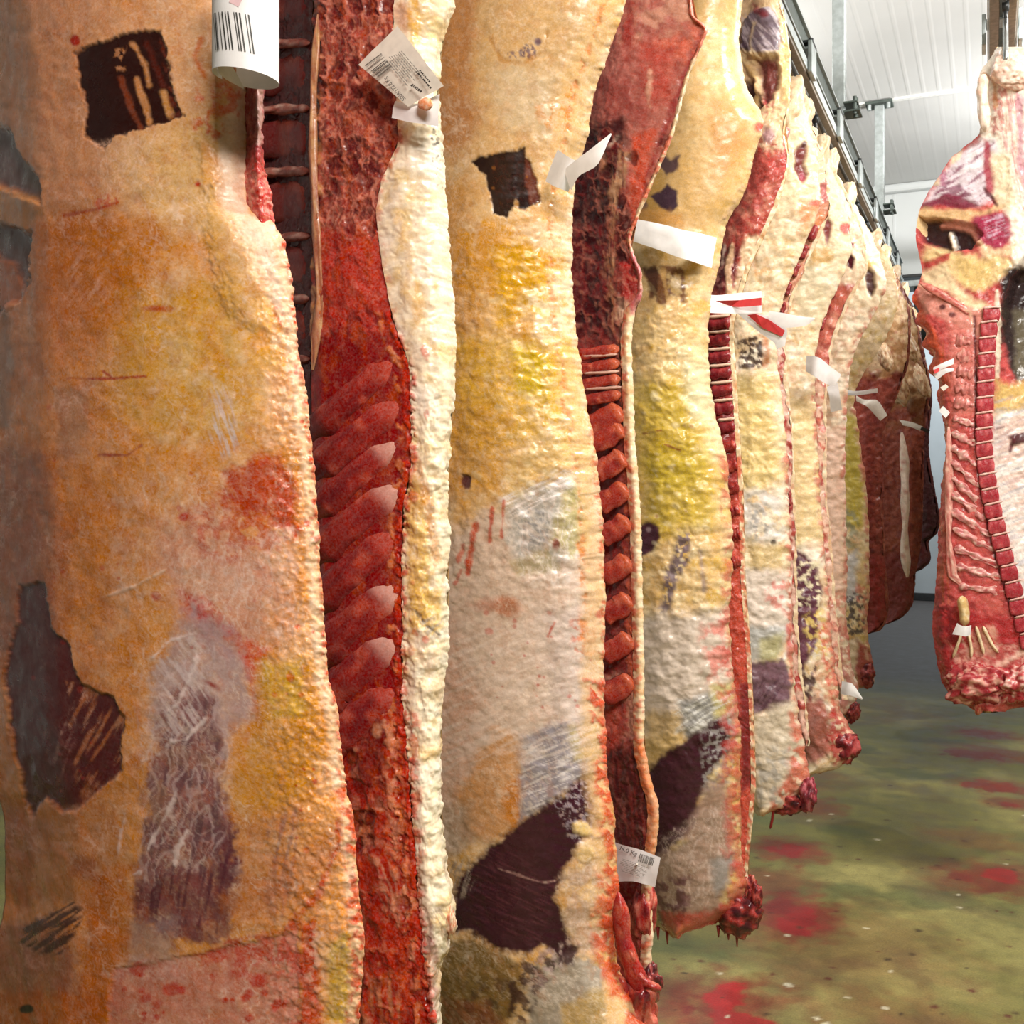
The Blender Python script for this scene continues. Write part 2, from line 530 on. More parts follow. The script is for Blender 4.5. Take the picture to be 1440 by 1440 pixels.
    def build(s, name, mat, parent, back=None, ends=(True, True), flip=None):
        N = s.normals()
        # relief stands towards the side the sheet faces
        mid = N[N.shape[0] // 2, N.shape[1] // 2]
        if mid[1] > 0:
            N = -N
        V = s.P + N * s.h[..., None]
        C = s.col
        T, W = V.shape[:2]
        if back is not None:
            K = 6
            f = (np.arange(1, K + 1) / (K + 1))[None, :, None]
            r = V[:, -1:, :]; l = V[:, :1, :]
            B = r + (l - r) * f
            B[..., 1] = np.maximum(r[..., 1], l[..., 1]) * 0 + (r + (l - r) * f)[..., 1] + back * np.sin(np.pi * f[..., 0]) ** .6
            cb = np.broadcast_to(lin('#8f3f36').astype(np.float32), B.shape[:2] + (3,))
            V = np.concatenate([V, B], 1); C = np.concatenate([C, cb], 1)
            W2 = W + K
            if ends[0]:
                c = V[0].mean(0)
                V = np.concatenate([(c + (V[0] - c) * .5 + np.array([0, 0, .012]))[None], V], 0); C = np.concatenate([C[:1], C], 0)
            if ends[1]:
                c = V[-1].mean(0)
                V = np.concatenate([V, (c + (V[-1] - c) * .5 - np.array([0, 0, .012]))[None]], 0); C = np.concatenate([C, C[-1:]], 0)
            T = V.shape[0]
            idx = np.arange(T * W2).reshape(T, W2)
            a = idx[:-1]; b = idx[1:]
            q = np.stack([a, b, np.roll(b, -1, 1), np.roll(a, -1, 1)], -1).reshape(-1, 4)
        else:
            idx = np.arange(T * W).reshape(T, W)
            q = np.stack([idx[:-1, :-1], idx[1:, :-1], idx[1:, 1:], idx[:-1, 1:]], -1).reshape(-1, 4)
        return mesh_np(name, V.reshape(-1, 3), q, mat, parent, np.clip(C.reshape(-1, 3), 0, 1))

def bar(name, pts, Y, width, height, cols, parent, mat=None, seed=0, n=14, m=8, amp=.15, taper=.35, ends=None, flat=1.0, grad=None):
    """a rounded bone or meat piece lying on a face: pts in photo points at depth Y, width in points,
    height in metres; closed underneath; cols: list of hex colours mixed along and across it"""
    pts = np.array(pts, float)
    ln = np.concatenate([[0], np.cumsum(np.hypot(*np.diff(pts, axis=0).T))])
    t = np.linspace(0, 1, n)
    c = np.stack([np.interp(t * ln[-1], ln, pts[:, i]) for i in (0, 1)], 1)
    d = np.gradient(c, axis=0); d /= np.linalg.norm(d, axis=1, keepdims=True)
    nrm = np.stack([-d[:, 1], d[:, 0]], 1)
    a = np.linspace(0, np.pi, m)
    prof = np.minimum(1, np.sin(np.pi * np.clip(t, .02, .98)) / max(taper, 1e-3)) ** .5
    prof[0] = prof[-1] = .25
    wn = 1 + amp * 1.6 * pn(t * 4 + seed * 3.1, t * 0 + seed, 5)
    hw = width / 2 * prof * wn
    hn = 1 + amp * 2 * pn(t[:, None] * 5 + seed, a[None] * 2 + seed * 1.7, 6)
    off = np.cos(a)[None] * hw[:, None]
    Yv = (np.asarray(Y, float) if not callable(Y) else Y(c))
    px = c[:, :1] + nrm[:, :1] * off; py = c[:, 1:] + nrm[:, 1:] * off
    hh = height * (np.sin(a) ** flat)[None] * prof[:, None] * hn
    Yg = (Yv if np.ndim(Yv) == 0 else np.asarray(Yv)[:, None]) - hh + .0005
    V = at(px, py, Yg)
    cl = [lin(x) for x in cols]
    al_ = (t * ln[-1] / max(width, 2))[:, None]; ac_ = a[None]
    f = np.clip(.5 + 1.1 * fbm(al_ * .7 + seed, ac_ * 1.6 + seed, 4, seed, .6), 0, 1)[..., None]
    C = cl[0] + (cl[-1] - cl[0]) * f
    if len(cl) == 3:
        g = np.clip(pn(px / max(width, 2) * 2 + seed, py / max(width, 2) * 2, seed + 9) * 2 - .2, 0, 1)[..., None]
        C = C + (cl[1] - C) * g
    if grad:                                            # darker towards its root
        C = C * (grad + (1 - grad) * sst(0, .75, t))[:, None, None]
    if ends:                                            # pale bone or gristle at the far end
        e = sst(ends[1], ends[1] + .18, t)[:, None, None]
        C = C + (lin(ends[0]) - C) * e
    idx = np.arange(n * m).reshape(n, m)
    A = idx[:-1]; B = idx[1:]
    q = np.stack([A, B, np.roll(B, -1, 1), np.roll(A, -1, 1)], -1).reshape(-1, 4)
    return mesh_np(name, V.reshape(-1, 3), q, mat or MEAT, parent, np.clip(C.reshape(-1, 3), 0, 1))

def lump(name, px, py, Y, r, cols, parent, seed=0, amp=.35, sub=4, freq=1.7, mat=None, rot=0.0):
    amp = amp * .8
    """a ragged lump of meat: ellipsoid radii r = (x points, z points, depth metres)"""
    bm = bmesh.new()
    bmesh.ops.create_icosphere(bm, subdivisions=sub, radius=1.0)
    bm.verts.ensure_lookup_table()
    co = np.array([v.co[:] for v in bm.verts])
    fc = [[v.index for v in f.verts] for f in bm.faces]
    bm.free()
    dsp = np.array([mnoise.fractal(Vector(c) * freq + Vector((seed * 7.7, seed, 3)), .9, 2.1, 4) for c in co])
    c2 = co * (1 + amp * dsp)[:, None]
    t = math.radians(rot)
    x = c2[:, 0] * r[0]; z = c2[:, 2] * r[1]
    P = at(px + x * math.cos(t) - z * math.sin(t), py - (x * math.sin(t) + z * math.cos(t)), Y + c2[:, 1] * r[2])
    cn = np.array([mnoise.fractal(Vector(c) * freq * 1.5 + Vector((seed * 3.7, 9, seed)), .9, 2.1, 3) for c in co])
    cl = [lin(h) for h in cols]
    f = np.clip(.5 + cn * 1.3, 0, 1)[:, None] * (len(cl) - 1)
    i = np.minimum(f.astype(int), len(cl) - 2)[:, 0]
    f = f - i[:, None]
    ca = np.array(cl)
    C = ca[i] + (ca[i + 1] - ca[i]) * f
    q = np.array([[a, b, c, c] for a, b, c in fc])
    if parent is not None:
        p = parent; off = np.zeros(3)
        while p is not None:
            off += np.array(p.location); p = p.parent
        P = P - off
    me = bpy.data.meshes.new(name)
    me.from_pydata([tuple(v) for v in P], [], fc)
    a = me.attributes.new('Col', 'FLOAT_COLOR', 'POINT')
    c4 = np.ones((len(P), 4), np.float32); c4[:, :3] = np.clip(C, 0, 1)
    a.data.foreach_set('color', c4.ravel())
    me.polygons.foreach_set('use_smooth', np.full(len(me.polygons), True))
    me.materials.append(mat or MEAT)
    return link(bpy.data.objects.new(name, me), parent)
# ------------------------------------------------------------------ the room
CEIL = 4.09
WALL_Y = 9.35
FAR_Y = 14.2
XL, XR_ = -4.6, 5.2
YB = -9.0

def struct(name, bm, mat, parent=None, smooth=False):
    o = bm_obj(name, bm, mat, parent, smooth)
    if parent is None:
        o['kind'] = 'structure'
    return o

# floor: worn wet olive screed, a fine grid so that stains follow the surface
def make_floor():
    m, nt, b = new_mat('wet_olive_floor_screed'); L = nt.links.new
    a = nd(nt, 'ShaderNodeAttribute', attribute_name='Col')
    tc = nd(nt, 'ShaderNodeTexCoord')
    n1 = nd(nt, 'ShaderNodeTexNoise'); n1.inputs['Scale'].default_value = 9; n1.inputs['Detail'].default_value = 7; n1.inputs['Roughness'].default_value = .7
    n2 = nd(nt, 'ShaderNodeTexNoise'); n2.inputs['Scale'].default_value = 160; n2.inputs['Detail'].default_value = 3
    L(tc.outputs['Object'], n1.inputs['Vector']); L(tc.outputs['Object'], n2.inputs['Vector'])
    mr = nd(nt, 'ShaderNodeMapRange'); mr.inputs[1].default_value = .3; mr.inputs[2].default_value = .7; mr.inputs[3].default_value = .72; mr.inputs[4].default_value = 1.28
    L(n1.outputs['Fac'], mr.inputs[0])
    mr2 = nd(nt, 'ShaderNodeMapRange'); mr2.inputs[1].default_value = .3; mr2.inputs[2].default_value = .7; mr2.inputs[3].default_value = .85; mr2.inputs[4].default_value = 1.15
    L(n2.outputs['Fac'], mr2.inputs[0])
    mu = nd(nt, 'ShaderNodeMath', operation='MULTIPLY'); L(mr.outputs[0], mu.inputs[0]); L(mr2.outputs[0], mu.inputs[1])
    hs = nd(nt, 'ShaderNodeHueSaturation'); L(a.outputs['Color'], hs.inputs['Color']); L(mu.outputs[0], hs.inputs['Value'])
    L(hs.outputs[0], b.inputs['Base Color'])
    rr = nd(nt, 'ShaderNodeMapRange'); rr.inputs[1].default_value = .3; rr.inputs[2].default_value = .7; rr.inputs[3].default_value = .38; rr.inputs[4].default_value = .62
    L(n1.outputs['Fac'], rr.inputs[0]); L(rr.outputs[0], b.inputs['Roughness'])
    bp = nd(nt, 'ShaderNodeBump'); bp.inputs['Distance'].default_value = .002; bp.inputs['Strength'].default_value = .6
    L(n2.outputs['Fac'], bp.inputs['Height']); L(bp.outputs[0], b.inputs['Normal'])
    xs = np.concatenate([np.linspace(XL, -1.35, 14), np.linspace(-1.32, 1.6, 290), np.linspace(1.65, XR_, 14)])
    ys = np.concatenate([np.linspace(YB, 2.3, 50), np.concatenate([np.linspace(2.33, 4.8, 260), np.linspace(4.82, 9.5, 260)]), np.linspace(9.6, FAR_Y, 60)])
    X, Y = np.meshgrid(xs, ys)
    c = np.empty(X.shape + (3,)); c[:] = lin('#74713f')
    f = sst(-.3, .4, fbm(X / .9, Y / .9, 5, 71))[..., None]
    c += (lin('#989158') - c) * f
    f = sst(.05, .5, fbm(X / .5, Y / .35, 5, 72))[..., None]
    c += (lin('#56603a') - c) * f * .7
    f = sst(.1, .5, fbm(X / .35, Y / .35, 4, 73))[..., None]
    c += (lin('#6b5a3e') - c) * f * .5
    f = sst(7.2, 9.0, Y)[..., None]                      # shade of the far aisle put into the floor colour
    c += (lin('#5c5654') - c) * f
    # washed-out blood around the drips
    st = [((1020, 1405), .20, .13, .75), ((1000, 1440), .30, .10, .6), ((1120, 1290), .20, .15, .85), ((1085, 1240), .22, .12, .5), ((1110, 1195), .20, .11, .8),
          ((1400, 1235), .22, .14, .7), ((1350, 1240), .2, .1, .35), ((1370, 1180), .25, .10, .35), ((1400, 1105), .30, .10, .45), ((1290, 1440), .5, .1, .25),
          ((1150, 1135), .15, .1, .6), ((1390, 1060), .35, .14, .6), ((1385, 1032), .3, .12, .6), ((1425, 1130), .2, .08, .6), ((950, 1400), .12, .1, .5),
          ((1180, 1330), .5, .3, .25), ((1100, 1090), .4, .3, .35), ((1240, 1000), .6, .3, .2)]
    w_ = fbm(X / .09, Y / .09, 4, 74)
    w2 = fbm(X / .03, Y / .03, 3, 75)
    for (p, rx, ry, al) in st:
        g = on_floor(*p)
        d = np.hypot((X - g.x) / rx, (Y - g.y) / (ry * 1.7))
        m_ = 1 - sst(.35, 1.15, d + .38 * w_ + .12 * w2)
        c += (lin('#7e2a26') - c) * (m_ * al)[..., None]
    for (p, rx, ry, al, cc) in [((1020, 1402), .065, .07, .95, '#a8282a'), ((1045, 1438), .13, .04, .9, '#9c2a2a'), ((1122, 1296), .07, .09, .9, '#8f2426'), ((1100, 1275), .08, .05, .7, '#7c2626'), ((1112, 1196), .065, .06, .85, '#8c2426'),
                            ((1086, 1194), .03, .03, .8, '#8c2426'), ((1408, 1232), .07, .06, .85, '#9c2828'), ((1350, 1234), .06, .03, .6, '#7c2a26'), ((1395, 1106), .16, .07, .75, '#8c2a26'), ((1420, 1132), .05, .03, .8, '#8c2a26'),
                            ((1372, 1062), .2, .07, .8, '#7a2a26'), ((1385, 1032), .14, .08, .7, '#7a2a26'), ((970, 1420), .02, .03, .8, '#7a2a26')]:
        g = on_floor(*p)
        d = np.hypot((X - g.x) / rx, (Y - g.y) / (ry * 1.5))
        m_ = 1 - sst(.75, 1.05, d + .45 * w_ + .2 * w2)
        c += (lin(cc) - c) * (m_ * al)[..., None]
    sp = random.Random(5)
    for i in range(70):                                  # grit, drips and pale crumbs
        g = on_floor(sp.uniform(930, 1440), sp.uniform(1090, 1440))
        r = sp.uniform(.006, .015)
        d = np.hypot(X - g.x, Y - g.y) / r
        m_ = 1 - sst(.5, 1.2, d + .4 * w2)
        c += (lin(sp.choice(['#3d2d22', '#4a3826', '#5a2522', '#d8d2b8'])) - c) * (m_ * .85)[..., None]
    T, W = X.shape
    idx = np.arange(T * W).reshape(T, W)
    q = np.stack([idx[:-1, :-1], idx[:-1, 1:], idx[1:, 1:], idx[1:, :-1]], -1).reshape(-1, 4)
    V = np.stack([X, Y, .0015 * w_], -1).reshape(-1, 3)
    o = mesh_np('floor', V, q, m, None, np.clip(c.reshape(-1, 3), 0, 1))
    o['kind'] = 'structure'
make_floor()

# ceiling: profiled white sheets with ridges along the room, a caulked joint across them
def make_ceiling():
    bm = bmesh.new()
    x = XL; prof = []
    while x < XR_:
        prof += [(x, 0), (x + .060, 0), (x + .068, .0012), (x + .080, .0012), (x + .090, 0)]
        x += .090
    prof.append((XR_, 0))
    for (y0, y1, k) in ((YB, 7.18, 1.0), (7.20, WALL_Y, .35)):
        a = [bm.verts.new((p[0], y0, CEIL - p[1] * k)) for p in prof]
        b = [bm.verts.new((p[0], y1, CEIL - p[1] * k)) for p in prof]
        for i in range(len(prof) - 1):
            bm.faces.new((a[i], a[i + 1], b[i + 1], b[i]))
    c = struct('ceiling', bm, CEILM)
    bm = bmesh.new(); box(bm, (XL, YB, CEIL + .02), (XR_, WALL_Y, CEIL + .14))
    struct('ceiling_slab', bm, CEILM, c)
    bm = bmesh.new(); box(bm, (XL, 7.165, CEIL - .012), (XR_, 7.215, CEIL + .01), .003)
    struct('trim_1', bm, plain('white_joint_sealant', '#e6e7e5', .5))
    bm = bmesh.new(); box(bm, (-1.163, YB, CEIL - .0075), (-1.155, WALL_Y, CEIL + .002))
    struct('trim_2', bm, plain('grey_panel_joint', '#9aa0a0', .6))
    bm = bmesh.new(); box(bm, (XL, WALL_Y - .09, CEIL - .07), (XR_, WALL_Y, CEIL), .02)
    struct('trim_3', bm, PANEL)
make_ceiling()

# walls
bm = bmesh.new(); box(bm, (XL, WALL_Y, 3.32), (XR_, WALL_Y + .16, CEIL + .1))
hd = struct('wall_header', bm, PANEL)
bm = bmesh.new(); box(bm, (XL, WALL_Y - .012, 3.295), (XR_, WALL_Y + .17, 3.322), .003)
struct('trim_4', bm, BLACKM)
bm = bmesh.new()
for x in np.arange(XL + .4, XR_, 1.15):
    box(bm, (x, WALL_Y - .004, 3.33), (x + .02, WALL_Y, CEIL - .07))
struct('header_panel_joint', bm, PANEL, hd)
bm = bmesh.new(); box(bm, (XL, FAR_Y, 0), (XR_, FAR_Y + .15, 4.6)); struct('wall_back', bm, WALLFAR)
bm = bmesh.new(); box(bm, (XL, FAR_Y - .03, 0), (XR_, FAR_Y, .10), .008); struct('baseboard_back', bm, BLACKM)
bm = bmesh.new(); box(bm, (XL - .15, YB, 0), (XL, FAR_Y, 4.6)); struct('wall_left', bm, WALLFAR)
bm = bmesh.new(); box(bm, (XR_, YB, 0), (XR_ + .15, FAR_Y, 4.6)); struct('wall_right', bm, WALLFAR)
bm = bmesh.new(); box(bm, (XL, YB - .15, 0), (XR_, YB, 4.6)); struct('wall_front', bm, WALLFAR)
bm = bmesh.new(); box(bm, (XL, WALL_Y, 4.45), (XR_, FAR_Y, 4.6)); struct('ceiling_far_room', bm, CEILM)

# ------------------------------------------------------------------ overhead rails
RZ = 3.14
RX1, RX2 = -0.672, 0.045
RZ2 = 3.30

def make_rail(x, z, y0, y1, label, yokes, k=1.0):
    t = thing('overhead_rail', label, 'rail', (x, y0, z), 'twin-bar meat rails under the ceiling')
    for sx in (-1, 1):
        bm = bmesh.new(); box(bm, (x + sx * .023 * k - .014 * k, y0, z), (x + sx * .023 * k + .014 * k, y1, z + .045), .003)
        bm_obj('track_bar', bm, TRACK, t)
        bm = bmesh.new(); box(bm, (x + sx * .040 * k - .003, y0, z + .012), (x + sx * .040 * k + .003, y1, z + .050), .0015)
        bm_obj('track_side_strip', bm, GALV, t)
    bm = bmesh.new(); box(bm, (x - .022, y0, z + .105), (x + .022, y1, z + .195), .004)
    bm_obj('beam', bm, RAILGREEN, t)
    bm = bmesh.new(); box(bm, (x + .012, y0, z + .194), (x + .034, y1, z + .203), .002)
    bm_obj('beam_lip', bm, GALV, t)
    bm = bmesh.new(); box(bm, (x + .012, y0, z + .094), (x + .032, y1, z + .104), .002)
    bm_obj('beam_lip', bm, GALV, t)
    me = None
    for y in yokes:
        if me is None:
            bm = bmesh.new()
            for sx in (-1, 1):                            # cheeks from the beam down to the bars
                box(bm, (x + sx * .052 * k - .008, y - .055, z + .002), (x + sx * .052 * k + .008, y + .055, z + .125), .003)
            box(bm, (x - .055 * k, y - .045, z + .095), (x + .055 * k, y + .045, z + .106), .003)
            yk = bm_obj('yoke', bm, GALV, t); yy = y
            bm = bmesh.new()
            box(bm, (x + .02, y - .05, z + .118), (x + .062, y + .05, z + .129), .002)
            tube(bm, [(x + .048, y, z + .108), (x + .048, y, z + .150)], .009, 8)
            cl = bm_obj('clamp_plate', bm, BLACKM, yk)
            me = (yk, cl)
        else:
            a = me[0].copy(); COL.objects.link(a); a.location.y += y - yy
            b = me[1].copy(); COL.objects.link(b); b.parent = a
    return t

rail1 = make_rail(RX1, RZ, -0.6, 8.9, 'galvanised twin-bar overhead rail running along the long row of carcasses', [3.25 + .82 * i for i in range(-3, 7)])
rail2 = make_rail(RX2, RZ2, -0.6, 8.9, 'overhead rail above the single carcass at the right edge', [3.30 + 1.2 * i for i in range(-2, 5)], 1.25)

def post(x, y, label):
    t = thing('rail_hanger_post', label, 'post', (x, y, RZ + .3), 'galvanised posts that hang the left rail from the ceiling')
    bm = bmesh.new(); box(bm, (x - .030, y - .030, RZ + .204), (x + .030, y + .030, CEIL - .022), .005)
    bm_obj('tube', bm, GALV, t)
    bm = bmesh.new(); box(bm, (x - .085, y - .07, CEIL - .022), (x + .085, y + .07, CEIL - .004), .003)
    bm_obj('ceiling_plate', bm, RAILGREEN, t)
    for sx in (-1, 1):
        bm = bmesh.new(); tube(bm, [(x + sx * .06, y - .05, CEIL - .06), (x + sx * .06, y - .05, CEIL - .022)], .012, 8)
        bm_obj('bolt', bm, GALV, t)
    bm = bmesh.new()
    box(bm, (x + .028, y - .08, RZ + .206), (x + .105, y + .04, RZ + .216), .003)
    box(bm, (x + .028, y - .08, RZ + .248), (x + .095, y + .04, RZ + .258), .003)
    tube(bm, [(x + .08, y - .02, RZ + .19), (x + .08, y - .02, RZ + .285)], .011, 8)
    tube(bm, [(x + .08, y - .065, RZ + .195), (x + .08, y - .065, RZ + .28)], .009, 8)
    bm_obj('clamp', bm, RAILGREEN, t)
post(-.664, 5.20, 'nearer galvanised square post rising to the ceiling above the rail')
post(-.664, 7.22, 'second galvanised post, with its bolted ceiling plate in view')
post(-.664, 3.18, 'galvanised post nearest the camera, hidden behind carcass tops')

# dark drive unit at the far end of the rail
t = thing('rail_drive_unit', 'black box hanging at the far end of the left rail below the header', 'motor', (-.46, 8.75, 2.74))
bm = bmesh.new(); box(bm, (-.54, 8.62, 2.72), (-.38, 8.84, 3.09), .015); bm_obj('housing', bm, BLACKM, t)
bm = bmesh.new(); tube(bm, [(-.46, 8.60, 2.64), (-.46, 8.60, 2.88)], .055, 14); bm_obj('motor_can', bm, BLACKM, t, True)
bm = bmesh.new(); box(bm, (-.68, 8.60, 3.09), (-.36, 8.86, 3.138), .005); bm_obj('mounting_plate', bm, GALV, t)
for z in (2.93, 3.02):
    bm = bmesh.new(); box(bm, (-.52, 8.610, z), (-.40, 8.622, z + .018), .002); bm_obj('cooling_fin', bm, RAILGREEN, t)
# ------------------------------------------------------------------ beef sides
def proj(X, Y, Z):
    d = -X * ST + Y * CT
    return 720 + FPX * (X * CT + Y * ST) / d, HORIZON - FPX * (Z - CAM_H) / d

GROUP = 'beef sides hanging in the long row'
ROOTS = {}
def side(key, Y, label, group=GROUP, x=-.8, z=.45):
    t = thing('beef_side', label, 'beef side', (x, Y, z), group)
    ROOTS[key] = t
    return t

def mids(L, R, fs):
    """edges in between two outlines"""
    ys = sorted({p[1] for p in L} | {p[1] for p in R})
    ys = np.array(ys, float)
    l = edge(L, ys); r = edge(R, ys)
    return [list(zip(l + (r - l) * f, ys)) for f in fs]

def outer_cols(L, R, Y, bulge, back=.05):
    m = mids(L, R, (.22, .5, .8, .94))
    return [(L, Y + back), (m[0], Y - bulge * .6), (m[1], Y - bulge), (m[2], Y - bulge * .75), (m[3], Y - bulge * .35), (R, Y)], [0, .22, .5, .8, .94, 1]

# ---- first side: its fat outer face fills the left third
Y1 = .86
t1 = side('1', Y1, 'nearest beef side, broad orange fat face filling the left edge', x=-.85)
R1 = [(430, -1300), (455, -1180), (470, -800), (420, -350), (352, -60), (345, 0), (346, 115), (346, 200), (350, 280), (384, 312), (402, 352), (414, 430), (421, 500), (430, 550), (439, 640),
      (447, 740), (454, 850), (462, 950), (475, 1005), (484, 1090), (497, 1150), (503, 1240), (512, 1320), (507, 1400), (505, 1440), (520, 1800), (430, 2180), (390, 2230)]
L1 = [(370, -1300), (330, -1200), (100, -900), (-120, -400), (-40, 0), (-20, 170), (-20, 500), (-25, 1000), (-8, 1100), (6, 1160), (7, 1260), (-6, 1330), (-20, 1440), (0, 1900), (250, 2230)]
c, k = outer_cols(L1, R1, Y1, .05, .08)
f = Sheet(c, rows(-12, 1452, 1.8, -1300, 2230), 290, jit=2.2, seed=1, sk=k)
f.base(['#dda05c', '#e4b27a', '#d28f42', '#e6c49a'], .10, .5)
f.cloud([('#e8cdb4', 26, .32, 60, 2.2), ('#c07a4a', 60, .28, 20, 1.4), ('#dcae72', 16, .30, 80, 1.5), ('#b0604e', 40, .16, 70, 2)])
